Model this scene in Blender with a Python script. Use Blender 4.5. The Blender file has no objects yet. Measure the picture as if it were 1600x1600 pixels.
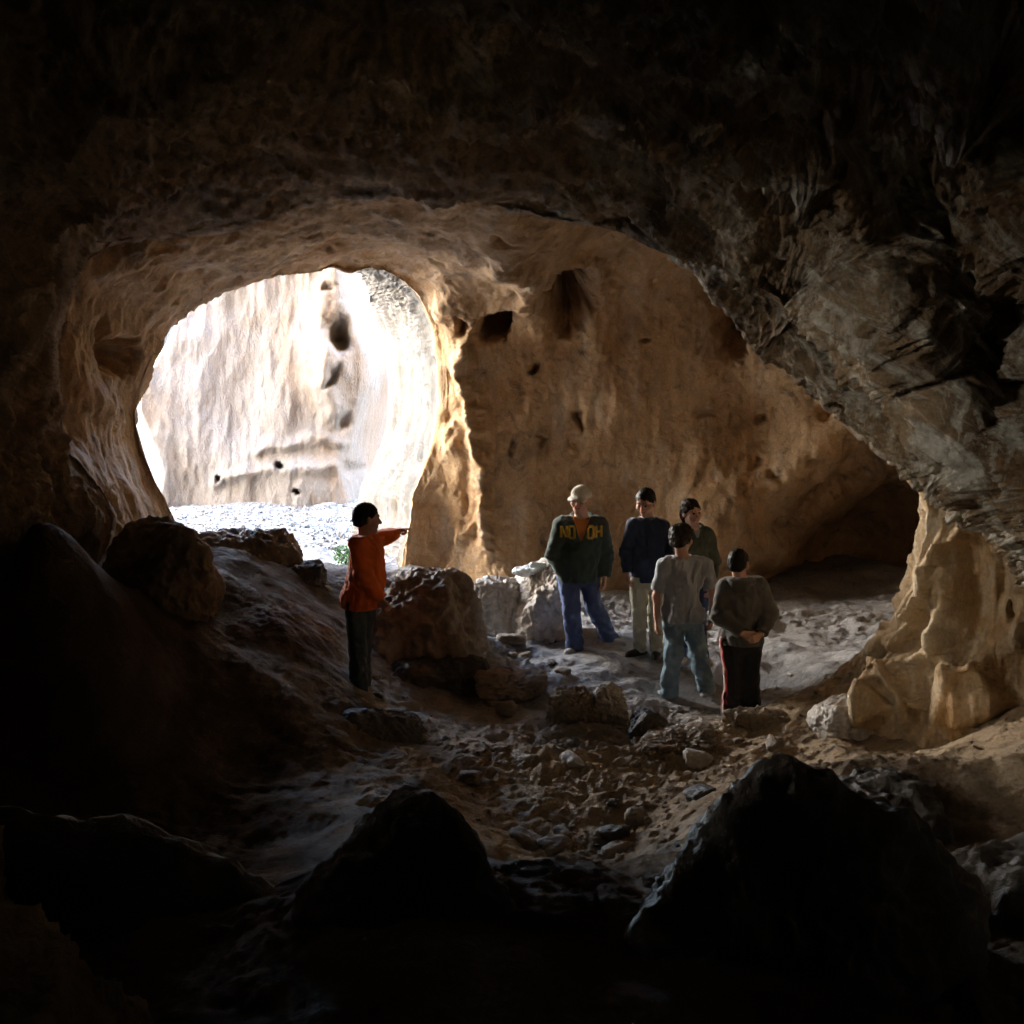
import bpy, math, random
import numpy as np
from mathutils import Vector

SC = bpy.context.scene
COL = SC.collection
R = math.radians
rng = np.random.default_rng(7)

# ------------------------------------------------------------------ camera geometry
F, CAMZ, PITCH = 2080.0, 3.6, R(8.2)
CP, SP = math.cos(PITCH), math.sin(PITCH)

def P(px, py, d):
    """world point at distance d ahead (metres along Y) seen at a spot of the 1600 px frame"""
    px = np.asarray(px, float); py = np.asarray(py, float)
    u = (px - 800) / F; v = (800 - py) / F
    y = CP + v * SP; z = -SP + v * CP
    t = d / y
    return np.stack([u * t, y * t, CAMZ + z * t], -1)

def proj(p):
    x = p[..., 0]; y = p[..., 1]; z = p[..., 2] - CAMZ
    dep = np.maximum(y * CP - z * SP, 0.05)
    return 800 + F * x / dep, 800 - F * (y * SP + z * CP) / dep

# ------------------------------------------------------------------ noise
_perm = rng.permutation(256).astype(np.int64); _perm = np.concatenate([_perm, _perm, _perm])
_g = rng.normal(size=(256, 3)); _g /= np.linalg.norm(_g, axis=1)[:, None]; _g = _g.astype(np.float32)

def perlin(p):
    p = np.asarray(p, np.float32)
    i = np.floor(p).astype(np.int64); f = (p - i).astype(np.float32); i &= 255
    w = f * f * f * (f * (f * 6 - 15) + 10)
    out = 0
    for dx in (0, 1):
        wx = w[:, 0] if dx else 1 - w[:, 0]
        a = _perm[i[:, 0] + dx]
        for dy in (0, 1):
            wy = w[:, 1] if dy else 1 - w[:, 1]
            b = _perm[a + i[:, 1] + dy]
            for dz in (0, 1):
                wz = w[:, 2] if dz else 1 - w[:, 2]
                g = _g[_perm[b + i[:, 2] + dz] & 255]
                d = g[:, 0] * (f[:, 0] - dx) + g[:, 1] * (f[:, 1] - dy) + g[:, 2] * (f[:, 2] - dz)
                out = out + wx * wy * wz * d
    return out * 1.6

def fbm(p, octv=4, gain=0.5, lac=2.07, ridged=False):
    s = 0; a = 1.0; p = np.asarray(p, np.float32)
    for k in range(octv):
        n = perlin(p + 17.3 * k)
        s = s + a * ((0.5 - np.abs(n)) * 2 - 0.45 if ridged else n)
        a *= gain; p = p * lac
    return s

# ------------------------------------------------------------------ smooth scattered interpolation
class TPS:
    def __init__(self, pts, vals, smooth=1e-3):
        self.c = np.asarray(pts, float); v = np.asarray(vals, float)
        self.s = np.abs(self.c).max(); c = self.c / self.s; n = len(c)
        A = np.zeros((n + 3, n + 3)); A[:n, :n] = self.k(c, c) + smooth * np.eye(n)
        A[:n, n] = A[n, :n] = 1; A[:n, n + 1:] = c; A[n + 1:, :n] = c.T
        self.w = np.linalg.solve(A, np.concatenate([v, np.zeros(3)])); self.cn = c
    @staticmethod
    def k(a, b):
        r2 = ((a[:, None] - b[None]) ** 2).sum(-1)
        return 0.5 * r2 * np.log(r2 + 1e-12)
    def __call__(self, x, y):
        sh = np.shape(x); q = np.stack([np.ravel(x), np.ravel(y)], -1) / self.s
        out = np.empty(len(q)); n = len(self.cn)
        for i in range(0, len(q), 40000):
            qq = q[i:i + 40000]
            out[i:i + 40000] = self.k(qq, self.cn) @ self.w[:n] + self.w[n] + qq @ self.w[n + 1:]
        return out.reshape(sh)

# ------------------------------------------------------------------ mesh helpers
def mesh_np(name, V, Q, mat=None, smooth=True):
    V = np.ascontiguousarray(V, np.float32); Q = np.ascontiguousarray(Q, np.int32)
    k = Q.shape[1]; me = bpy.data.meshes.new(name)
    me.vertices.add(len(V)); me.vertices.foreach_set('co', V.ravel())
    me.loops.add(Q.size); me.loops.foreach_set('vertex_index', Q.ravel())
    me.polygons.add(len(Q)); me.polygons.foreach_set('loop_start', np.arange(0, Q.size, k, dtype=np.int32))
    me.polygons.foreach_set('use_smooth', np.full(len(Q), smooth))
    me.update(calc_edges=True); me.validate()
    if mat: me.materials.append(mat)
    return me

def link(name, me, parent=None):
    o = bpy.data.objects.new(name, me); COL.objects.link(o)
    if parent: o.parent = parent
    return o

def tag(o, label=None, cat=None, group=None, kind=None):
    if label: o['label'] = label
    if cat: o['category'] = cat
    if group: o['group'] = group
    if kind: o['kind'] = kind
    return o

def grid_quads(r, c, wrap=False):
    i = np.arange(r - 1)[:, None] * c; j = np.arange(c if wrap else c - 1)[None]
    a = i + j; b = i + (j + 1) % c
    return np.stack([a, b, b + c, a + c], -1).reshape(-1, 4)

def grid_normals(G, wrap=False):
    if wrap: dc = np.roll(G, -1, 1) - np.roll(G, 1, 1)
    else: dc = np.gradient(G, axis=1)
    dr = np.gradient(G, axis=0)
    n = np.cross(dc, dr); n /= np.linalg.norm(n, axis=-1, keepdims=True) + 1e-9
    return n

def closed_curve(pts, n, weight=None, sm=1):
    """Catmull-Rom through pts (k, m) closed, resampled to n; weight(px,py) sets density"""
    p = np.asarray(pts, float); k = len(p); t = np.linspace(0, k, k * 60, endpoint=False)
    i = t.astype(int); f = (t - i)[:, None]
    a, b, c, d = p[(i - 1) % k], p[i % k], p[(i + 1) % k], p[(i + 2) % k]
    q = 0.5 * (2 * b + (c - a) * f + (2 * a - 5 * b + 4 * c - d) * f**2 + (3 * b - a - 3 * c + d) * f**3)
    seg = np.linalg.norm(np.roll(q[:, :2], -1, 0) - q[:, :2], axis=1)
    if weight is not None: seg = seg * weight(q[:, 0], q[:, 1])
    s = np.concatenate([[0], np.cumsum(seg)]); q = np.vstack([q, q[:1]])
    u = np.linspace(0, s[-1], n, endpoint=False)
    return np.stack([np.interp(u, s, q[:, m]) for m in range(q.shape[1])], -1)

def ridge_px(px, py, poly, width, amp):
    """soft raised rib along a polyline"""
    best = np.full(np.shape(px), 1e9)
    for (x0, y0), (x1, y1) in zip(poly[:-1], poly[1:]):
        dx, dy = x1 - x0, y1 - y0; L = dx * dx + dy * dy
        t = np.clip(((px - x0) * dx + (py - y0) * dy) / L, 0, 1)
        best = np.minimum(best, (px - x0 - t * dx) ** 2 + (py - y0 - t * dy) ** 2)
    return amp * np.exp(-best / (2 * width * width))

def blob_px(px, py, cx, cy, rx, ry, amp, ang=0, p=2):
    c, s = math.cos(R(ang)), math.sin(R(ang)); dx, dy = px - cx, py - cy
    u = (dx * c + dy * s) / rx; v = (-dx * s + dy * c) / ry
    return amp * np.exp(-((u * u + v * v) ** (p / 2)))

# ------------------------------------------------------------------ materials
class NT:
    def __init__(self, name):
        self.m = bpy.data.materials.new(name); self.m.use_nodes = True
        self.t = self.m.node_tree; self.t.nodes.clear()
        self.out = self.n('ShaderNodeOutputMaterial'); self.b = self.n('ShaderNodeBsdfPrincipled')
        self.l(self.b.outputs[0], self.out.inputs[0])
    def n(self, ty, **kw):
        nd = self.t.nodes.new(ty)
        for k, v in kw.items(): setattr(nd, k, v)
        return nd
    def l(self, a, b): self.t.links.new(a, b)
    def coord(self, kind='pos', scale=(1, 1, 1)):
        if kind == 'pos': s = self.n('ShaderNodeNewGeometry').outputs['Position']
        else: s = self.n('ShaderNodeTexCoord').outputs['Object']
        mp = self.n('ShaderNodeMapping'); mp.inputs['Scale'].default_value = scale
        self.l(s, mp.inputs[0]); return mp.outputs[0]
    def noise(self, co, scale, detail=6, rough=0.6, dist=0.0):
        nd = self.n('ShaderNodeTexNoise'); self.l(co, nd.inputs['Vector'])
        nd.inputs['Scale'].default_value = scale; nd.inputs['Detail'].default_value = detail
        nd.inputs['Roughness'].default_value = rough; nd.inputs['Distortion'].default_value = dist
        return nd.outputs[0]
    def ramp(self, fac, stops):
        nd = self.n('ShaderNodeValToRGB'); self.l(fac, nd.inputs[0]); e = nd.color_ramp.elements
        while len(e) < len(stops): e.new(0.5)
        for k, (p, c) in enumerate(stops):
            e[k].position = p; e[k].color = (*c, 1) if len(c) == 3 else c
        return nd.outputs[0]
    def step(self, fac, a, b):
        nd = self.n('ShaderNodeMapRange'); self.l(fac, nd.inputs[0])
        nd.inputs[1].default_value = a; nd.inputs[2].default_value = b; return nd.outputs[0]
    def mix(self, fac, a, b, mode='MIX'):
        nd = self.n('ShaderNodeMix', data_type='RGBA', blend_type=mode)
        for s, v in ((nd.inputs[0], fac), (nd.inputs[6], a), (nd.inputs[7], b)):
            if isinstance(v, (int, float)): s.default_value = v
            elif isinstance(v, tuple): s.default_value = (*v, 1)
            else: self.l(v, s)
        return nd.outputs[2]
    def math(self, op, a, b=0.0):
        nd = self.n('ShaderNodeMath', operation=op)
        for s, v in ((nd.inputs[0], a), (nd.inputs[1], b)):
            if isinstance(v, (int, float)): s.default_value = v
            else: self.l(v, s)
        return nd.outputs[0]
    def bump(self, h, strength, dist, prev=None):
        nd = self.n('ShaderNodeBump'); self.l(h, nd.inputs['Height'])
        nd.inputs['Strength'].default_value = strength; nd.inputs['Distance'].default_value = dist
        if prev is not None: self.l(prev, nd.inputs['Normal'])
        return nd.outputs[0]
    def done(self, col, rough=0.9, nrm=None, spec=0.3):
        b = self.b
        for s, v in ((b.inputs['Base Color'], col), (b.inputs['Roughness'], rough)):
            if isinstance(v, (int, float)): s.default_value = v
            elif isinstance(v, tuple): s.default_value = (*v, 1)
            else: self.l(v, s)
        b.inputs['Specular IOR Level'].default_value = spec
        if nrm is not None: self.l(nrm, b.inputs['Normal'])
        return self.m

def rock_mat(name, lo, mid, hi, stain=(0.05, 0.045, 0.04), stain_amt=0.5, ochre=(0.42, 0.22, 0.08), ochre_amt=0.5,
             white=None, white_amt=0.0, sc=(1, 1, 1), bump=0.03, rough=0.85, spec=0.3, fine=26):
    t = NT(name); co = t.coord('pos', sc)
    big = t.noise(co, 0.9, 7, 0.62, 0.6)
    c = t.ramp(big, [(0.30, lo), (0.5, mid), (0.70, hi)])
    o = t.step(t.noise(co, 0.55, 5, 0.6, 1.0), 0.50, 0.66)
    c = t.mix(t.math('MULTIPLY', o, ochre_amt), c, ochre)
    st = t.step(t.noise(co, 2.6, 8, 0.68, 1.4), 0.56, 0.68)
    c = t.mix(t.math('MULTIPLY', st, stain_amt), c, stain)
    if white:
        w = t.step(t.noise(t.coord('pos', (3.2, 3.2, 0.7)), 1.3, 8, 0.7, 0.8), 0.52, 0.66)
        c = t.mix(t.math('MULTIPLY', w, white_amt), c, white)
    sp = t.noise(co, 34, 5, 0.7)
    c = t.mix(0.55, c, t.ramp(sp, [(0.3, (0.62, 0.62, 0.62)), (0.7, (1.28, 1.28, 1.28))]), 'MULTIPLY')
    n = t.bump(t.noise(co, 6.0, 9, 0.68, 0.5), 0.8, bump * 1.6)
    n = t.bump(t.noise(co, fine, 8, 0.72), 0.8, bump * 0.45, n)
    rr = t.ramp(t.noise(co, 3.0, 5, 0.6), [(0.35, (rough - 0.18,) * 3), (0.65, (min(1, rough + 0.1),) * 3)])
    return t.done(c, rr, n, spec)

def plain_mat(name, col, rough=0.8, var=0.25, scale=8, bump=0.004, spec=0.3, weave=None):
    t = NT(name); co = t.coord('obj')
    n1 = t.noise(co, scale, 5, 0.6)
    a = tuple(x * (1 - var) for x in col); b = tuple(min(1, x * (1 + var)) for x in col)
    c = t.ramp(n1, [(0.3, a), (0.7, b)])
    nb = t.bump(t.noise(co, scale * 5, 4, 0.6), 0.6, bump)
    return t.done(c, rough, nb, spec)
EXPO = 5.5
def warp_px(px, py, f, amp=14, fr=1.6):
    a = amp * fbm(f * fr + 50, 4, 0.6); b = amp * fbm(f * fr + 90, 4, 0.6)
    return px + a.reshape(px.shape), py + b.reshape(px.shape)
# ================================================================== THE CAVE
M = {}
M['wall'] = rock_mat('wall_rock', (0.26, 0.16, 0.08), (0.48, 0.31, 0.165), (0.64, 0.45, 0.26), ochre=(0.42, 0.235, 0.10), ochre_amt=0.6,
                     stain_amt=0.55, white=(0.62, 0.56, 0.47), white_amt=0.3, bump=0.03)
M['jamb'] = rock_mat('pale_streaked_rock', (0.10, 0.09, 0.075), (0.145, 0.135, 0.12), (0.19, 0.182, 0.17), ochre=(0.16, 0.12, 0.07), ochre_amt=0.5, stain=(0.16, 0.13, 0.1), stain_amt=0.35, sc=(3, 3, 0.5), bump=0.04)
def over_mat():
    t = NT('overhang_rock'); co = t.coord('pos')
    c = t.ramp(t.noise(co, 0.9, 7, 0.62, 0.6), [(.3, (0.13, 0.085, 0.045)), (.5, (0.32, 0.22, 0.125)), (.7, (0.45, 0.33, 0.20))])
    c = t.mix(t.math('MULTIPLY', t.step(t.noise(co, .6, 5, .6, 1.), .5, .66), .5), c, (0.28, 0.165, 0.075))
    c = t.mix(t.math('MULTIPLY', t.step(t.noise(co, 2.6, 8, .68, 1.4), .56, .68), .5), c, (0.06, 0.045, 0.035))
    sep = t.n('ShaderNodeSeparateXYZ'); t.l(t.n('ShaderNodeNewGeometry').outputs['Position'], sep.inputs[0])
    al = t.math('SUBTRACT', t.math('MULTIPLY', sep.outputs[0], .75), t.math('MULTIPLY', sep.outputs[2], .66))
    ac = t.math('ADD', t.math('MULTIPLY', sep.outputs[0], .66), t.math('MULTIPLY', sep.outputs[2], .75))
    cb = t.n('ShaderNodeCombineXYZ'); t.l(t.math('MULTIPLY', al, .55), cb.inputs[0]); t.l(t.math('MULTIPLY', ac, 2.2), cb.inputs[1]); t.l(t.math('MULTIPLY', sep.outputs[1], .8), cb.inputs[2])
    # pale mineral crust in ragged streaks on the right-hand overhang
    w1 = t.step(t.noise(cb.outputs[0], 1.5, 10, .74, 1.1), .49, .58)
    w2 = t.step(t.noise(t.coord('pos', (4.5, 4.5, 1.1)), 1.3, 9, .74, .9), .52, .62)
    w = t.math('MAXIMUM', w1, t.math('MULTIPLY', w2, .8))
    w = t.math('MULTIPLY', w, t.step(t.math('ADD', sep.outputs[0], t.math('MULTIPLY', t.math('SUBTRACT', t.noise(co, .8, 5), .5), 3.0)), -0.4, 1.0))
    c = t.mix(t.math('MULTIPLY', w, .68), c, (0.72, 0.70, 0.60))
    c = t.mix(0.6, c, t.ramp(t.noise(co, 34, 6, 0.72), [(0.3, (0.55, 0.55, 0.55)), (0.7, (1.35, 1.35, 1.35))]), 'MULTIPLY')
    n = t.bump(w, .5, .05); n = t.bump(t.noise(co, 6.0, 9, 0.7, 0.5), 0.85, .08, n); n = t.bump(t.noise(co, 26, 8, 0.74), 0.8, .02, n)
    return t.done(c, .88, n, .3)
M['over'] = over_mat()
def floor_mat():
    t = NT('floor_dirt'); co = t.coord('pos'); nz = t.noise(co, 0.8, 7, 0.65, 1.0)
    sep = t.n('ShaderNodeSeparateXYZ'); t.l(t.n('ShaderNodeNewGeometry').outputs['Position'], sep.inputs[0])
    grey = t.ramp(nz, [(.3, (0.20, 0.195, 0.195)), (.5, (0.36, 0.355, 0.355)), (.7, (0.52, 0.515, 0.515))])
    brown = t.ramp(nz, [(.3, (0.22, 0.15, 0.085)), (.5, (0.42, 0.30, 0.185)), (.7, (0.58, 0.45, 0.30))])
    shade_brown = t.ramp(nz, [(.3, (0.045, 0.03, 0.018)), (.5, (0.09, 0.058, 0.034)), (.7, (0.15, 0.10, 0.06))])
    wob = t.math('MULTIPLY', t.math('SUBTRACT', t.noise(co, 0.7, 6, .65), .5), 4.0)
    # trodden brown dirt gives way to grey dust farther in
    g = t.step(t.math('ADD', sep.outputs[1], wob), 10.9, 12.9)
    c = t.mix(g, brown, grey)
    d = t.step(t.math('ADD', t.math('ADD', sep.outputs[0], t.math('MULTIPLY', sep.outputs[1], 0.12)), wob), 0.55, -0.75)  # shade painted into the colour over the left bank and near foreground
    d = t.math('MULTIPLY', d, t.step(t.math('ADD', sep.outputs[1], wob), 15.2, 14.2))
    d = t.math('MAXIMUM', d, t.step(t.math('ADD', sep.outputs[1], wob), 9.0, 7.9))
    c = t.mix(d, c, shade_brown)
    c = t.mix(0.6, c, t.ramp(t.noise(co, 30, 6, .7), [(.3, (.6, .6, .6)), (.7, (1.3, 1.3, 1.3))]), 'MULTIPLY')
    st = t.step(t.noise(co, 3.2, 8, .7, 1.2), .56, .66); c = t.mix(t.math('MULTIPLY', st, .55), c, (0.05, 0.04, 0.035))
    n = t.bump(t.noise(co, 7, 9, .7), .9, .06); n = t.bump(t.noise(co, 38, 8, .74), .9, .018, n)
    rr = t.ramp(t.noise(co, 2.4, 6, .65), [(.36, (.62,) * 3), (.6, (.95,) * 3)])
    return t.done(c, rr, n, .3)
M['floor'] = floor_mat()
M['side'] = rock_mat('pale_bounce_rock', (0.52, 0.48, 0.43), (0.66, 0.63, 0.58), (0.74, 0.72, 0.68), ochre=(0.62, 0.54, 0.44), stain=(0.4,0.35,0.3), sc=(0.5, 0.5, 0.3), bump=0.05)  # kept extra pale to throw more sunlight into the cave
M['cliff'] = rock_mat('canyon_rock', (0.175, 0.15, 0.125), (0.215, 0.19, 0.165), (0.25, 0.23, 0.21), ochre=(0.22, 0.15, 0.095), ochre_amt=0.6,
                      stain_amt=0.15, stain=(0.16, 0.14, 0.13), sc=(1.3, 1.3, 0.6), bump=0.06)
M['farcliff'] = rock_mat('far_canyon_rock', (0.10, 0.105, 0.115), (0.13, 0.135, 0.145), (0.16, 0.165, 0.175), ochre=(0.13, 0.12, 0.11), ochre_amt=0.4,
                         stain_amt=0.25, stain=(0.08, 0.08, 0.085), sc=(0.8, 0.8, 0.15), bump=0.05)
def gravel_mat():
    t = NT('gravel_ground'); co = t.coord('pos')
    v = t.n('ShaderNodeTexVoronoi'); t.l(co, v.inputs['Vector']); v.inputs['Scale'].default_value = 16
    c = t.ramp(v.outputs['Color'], [(.2, (.10, .10, .10)), (.5, (.17, .168, .165)), (.85, (.34, .335, .33))])
    c = t.mix(t.step(t.noise(co, 1.2, 6, .7), .45, .65), c, (.20, .185, .165))
    return t.done(c, .9, t.bump(v.outputs['Distance'], .8, .04), .3)
M['gravel'] = gravel_mat()

# ---------------- near cave: arch with its lip
LIP = [  # px, py, distance
    (96, 640, 12.5), (84, 560, 12.6), (98, 470, 12.6), (135, 415, 12.7), (205, 372, 12.8), (300, 350, 12.8), (400, 325, 12.8),
    (500, 303, 12.7), (600, 300, 12.5), (700, 303, 12.3), (780, 322, 12.1), (850, 345, 11.9), (905, 352, 11.8), (960, 366, 11.6), (1030, 396, 11.3),
    (1098, 430, 11.1), (1135, 478, 11.0), (1180, 515, 10.9), (1260, 583, 10.7), (1330, 633, 10.5), (1400, 685, 10.3), (1450, 722, 10.2),
    (1500, 762, 10.1), (1545, 815, 10.0), (1572, 860, 9.9), (1595, 900, 9.8), (1625, 1000, 9.7), (1680, 1200, 9.3),
    (1500, 1500, 7.6), (1100, 1700, 6.0), (600, 1700, 6.0), (100, 1500, 7.2), (-160, 1200, 8.5), (-120, 1010, 9.8), (40, 960, 11.0), (150, 880, 11.8), (176, 810, 12.1), (150, 750, 12.3), (115, 700, 12.4)]
NA = 1500
wA = lambda x, y: np.where(y > 1250, 0.15, np.where((x < -20) | (x > 1640), 0.3, np.where(x > 780, 1.35, 0.85)))
lip = closed_curve(LIP, NA, wA)
CA = np.array([760., 700.])
dA = [(l[0], l[1], l[2]) for l in LIP] + [
    (800, 0, 6.4), (800, 150, 8.8), (600, 230, 10.6), (400, 150, 8.6), (400, 0, 6.0), (0, 0, 5.2), (0, 300, 7.6), (40, 500, 9.6), (200, 280, 10.2),
    (0, 600, 10.0), (-150, 500, 7.0), (-300, 0, 3.9), (800, -200, 4.6), (400, -300, 3.9), (1200, -200, 4.3), (1700, -200, 4.8), (1900, 300, 5.8),
    (1600, 0, 6.3), (1400, 100, 7.4), (1600, 300, 7.9), (1600, 600, 9.0), (1850, 700, 6.6), (1700, 900, 8.2), (1270, 170, 8.2), (1335, 290, 8.6), (1400, 410, 8.8), (1460, 480, 8.95), (1510, 600, 9.1), (1570, 730, 9.2),
    (1540, 450, 9.0), (1480, 330, 8.7), (1230, 330, 9.5), (1290, 410, 10.1), (1300, 480, 10.4), (1390, 570, 10.2), (1200, 410, 10.4), (1170, 470, 10.5), (1290, 560, 10.2), (1420, 650, 9.9), (1510, 730, 9.8),
    (1100, 360, 10.3), (1000, 250, 9.8), (1100, 100, 7.6), (1200, 200, 8.2), (850, 250, 10.6), (1000, 320, 10.8), (-400, 900, 6.0), (-400, 1500, 4.0), (800, 2000, 3.6), (2000, 1500, 5.2), (1900, 1100, 6.8)]
tA = TPS([(a, b) for a, b, _ in dA], [1 / c for *_, c in dA], 2e-4)
dirA = lip[:, :2] - CA; rl = np.linalg.norm(dirA, axis=1, keepdims=True); dirA /= rl
ang = np.arctan2(dirA[:, 1], dirA[:, 0])
edge = CA + dirA * np.maximum(1230, rl + 90)
s = np.linspace(0, 1, 330) ** 1.04
front = lip[None, :, :2] * (1 - s[:, None, None]) + edge[None] * s[:, None, None]
dF = 1 / np.clip(tA(front[..., 0], front[..., 1]), 0.05, 0.5)
wl = np.exp(-(s * 40) ** 1.0)[:, None]
dF = dF * (1 - wl) + lip[None, :, 2] * wl
GF = P(front[..., 0], front[..., 1], dF)
# rounded roll-back behind the lip
rows = []
for k in range(14, 0, -1):
    q = k / 14
    off = 10 * math.sin(q * 1.2) * -0.6 * (1 - q) + 260 * q ** 2
    pt = lip[:, :2] + dirA * off
    rows.append(P(pt[:, 0], pt[:, 1], lip[:, 2] + 0.10 + 1.1 * q ** 0.8))
# from the frame's edge round behind the viewer, closed
E = GF[-1]; cen = np.array([0, 0, 3.3]); back = []
for k in range(1, 26):
    q = k / 25
    hemi = np.stack([3.6 * -np.sign(-dirA[:, 0]) * np.abs(dirA[:, 0]) * math.cos(max(0, q - .35) / .65 * 1.56), np.full(NA, E[:, 1].mean() * (1 - q) - 6 * q),
                     3.3 - 3.4 * dirA[:, 1] * math.cos(max(0, q - .35) / .65 * 1.56)], -1)
    w = min(1, q / 0.4); w = w * w * (3 - 2 * w)
    back.append(E * (1 - w) + hemi * w)
G = np.concatenate([np.array(rows), GF, np.array(back)], 0)
Nrm = grid_normals(G, True)
px, py = proj(G)
flat = G.reshape(-1, 3); px, py = warp_px(px, py, flat)
# which way faces the viewer
vw = np.array([0, 0, CAMZ]) - GF[150]; sg = np.sign((Nrm[len(rows) + 150] * vw).sum(-1).mean()); Nrm = Nrm * sg
disp = 0
wp = np.stack([perlin(flat * 0.8 + 5), perlin(flat * 0.8 + 9), perlin(flat * 0.8 + 14)], -1) * 0.35
disp = 0.30 * fbm(flat * 0.42, 3) + 0.17 * fbm(flat * 1.1 + wp, 4, 0.55) + 0.060 * fbm(flat * np.array([3.0, 3.0, 2.4]) + wp * 2, 5, 0.55, ridged=True)
disp += 0.020 * fbm(flat * np.array([9, 9, 7.]) + wp * 3, 4, 0.6, ridged=True)
st_ = np.stack([flat[:, 0] * 0.75 - flat[:, 2] * 0.66, flat[:, 0] * 0.66 + flat[:, 2] * 0.75, flat[:, 1]], -1)   # streaks running down the slope of the overhang
disp += 0.105 * fbm(st_ * np.array([1.3, 6.0, 0.9]) + wp * 1.6, 5, 0.62, ridged=True) * np.clip(flat[:, 0] * 0.6, 0.0, 1)
disp += 0.035 * fbm(flat * np.array([8, 8, 1.6]) + wp * 2, 4, 0.6, ridged=True) * np.clip(flat[:, 0] * 0.6 - 0.5, 0.0, 1)
disp = disp.reshape(px.shape)
RA = [([(1290, 240), (1335, 300), (1400, 420), (1455, 480), (1505, 600), (1560, 720)], 30, 0.26), ([(1180, 370), (1290, 430), (1420, 470)], 24, 0.16),
      ([(1220, 0), (1330, 90), (1450, 200), (1560, 215), (1600, 240)], 26, 0.22), ([(1500, 0), (1570, 90), (1620, 180)], 60, 0.40),
      ([(1470, 215), (1500, 300), (1503, 400)], 7, 0.07), ([(1528, 300), (1540, 420), (1537, 500)], 6, 0.07), ([(1562, 420), (1562, 600)], 7, 0.07),
      ([(860, 300), (1000, 350), (1090, 400), (1130, 450)], 16, 0.14), ([(1010, 330), (1100, 370), (1200, 410)], 12, 0.12),
      ([(1140, 470), (1250, 560), (1400, 670), (1530, 800)], 18, 0.13), ([(1200, 440), (1240, 520), (1300, 560)], 16, 0.12),
      ([(1450, 520), (1560, 640), (1620, 720)], 22, 0.18), ([(1330, 560), (1420, 640), (1560, 760)], 20, 0.14), ([(1440, 610), (1470, 760)], 10, 0.08),
      ([(130, 430), (300, 350), (520, 290), (700, 290)], 18, 0.12), ([(100, 240), (350, 200), (700, 250), (900, 290)], 30, 0.14),
      ([(0, 160), (400, 90), (800, 110), (1150, 60)], 40, 0.16)]
for poly, w_, a_ in RA: disp += ridge_px(px, py, poly, w_, a_)
for b_ in [(1300, 510, 90, 30, -0.10, 24), (1220, 300, 120, 45, -0.2, 20), (1560, 500, 50, 90, -0.16, 0), (1180, 480, 40, 18, -0.12, 30), (600, 60, 160, 40, -0.12, 0),
           (130, 560, 40, 60, 0.12, 0), (1040, 260, 120, 26, -0.12, 12)]:
    disp += blob_px(px, py, *b_[:5], b_[5])
rr_ = np.ones(len(G)); nb = len(rows)
rr_[:nb] = np.linspace(0.2, 0.9, nb)
lipfade = np.ones(len(G)); lipfade[nb:nb + 40] = np.linspace(0.45, 1, 40); lipfade[:nb] = 0.45
G = G + Nrm * (disp * (rr_ * lipfade)[:, None])[..., None]
PA = np.array([-3.5, 7.05, 3.3]); PD = np.array([-0.98, -0.14, 0.07]); PD /= np.linalg.norm(PD)  # unseen side opening, added to light the right-hand overhang
def in_light_shaft(c, pad=0.0):
    t_ = (c - PA) @ PD; r_ = np.linalg.norm(c - PA - t_[:, None] * PD, axis=1)
    return (t_ > -1.6) & (r_ < PR + pad + np.clip(t_, 0, 20) * 0.42)
PR = 0.58
qa = grid_quads(len(G), NA, True); ca = G.reshape(-1, 3)[qa].mean(1); qa = qa[~in_light_shaft(ca)]
near = link('cave_ceiling', mesh_np('cave_ceiling', G.reshape(-1, 3), qa, M['over']))
a_ = np.linspace(0, 2 * math.pi, 120, endpoint=False); e1 = np.cross(PD, [0, 0, 1]); e1 /= np.linalg.norm(e1); e2 = np.cross(PD, e1)
tt_ = np.linspace(0.0, 11.5, 80); T = PA + tt_[:, None, None] * PD + ((PR + 0.12 + np.clip(tt_, 0, 20) * 0.42)[:, None, None]) * (np.cos(a_)[None, :, None] * e1 + np.sin(a_)[None, :, None] * e2)
nn_ = grid_normals(T, True); T = T + nn_ * (0.10 * fbm(T.reshape(-1, 3) * 1.2, 4)).reshape(80, 120)[..., None]
tag(link('added_light_shaft', mesh_np('added_light_shaft', T.reshape(-1, 3), grid_quads(80, 120, True), M['side'])), kind='structure')
tag(near, kind='structure')

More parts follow.
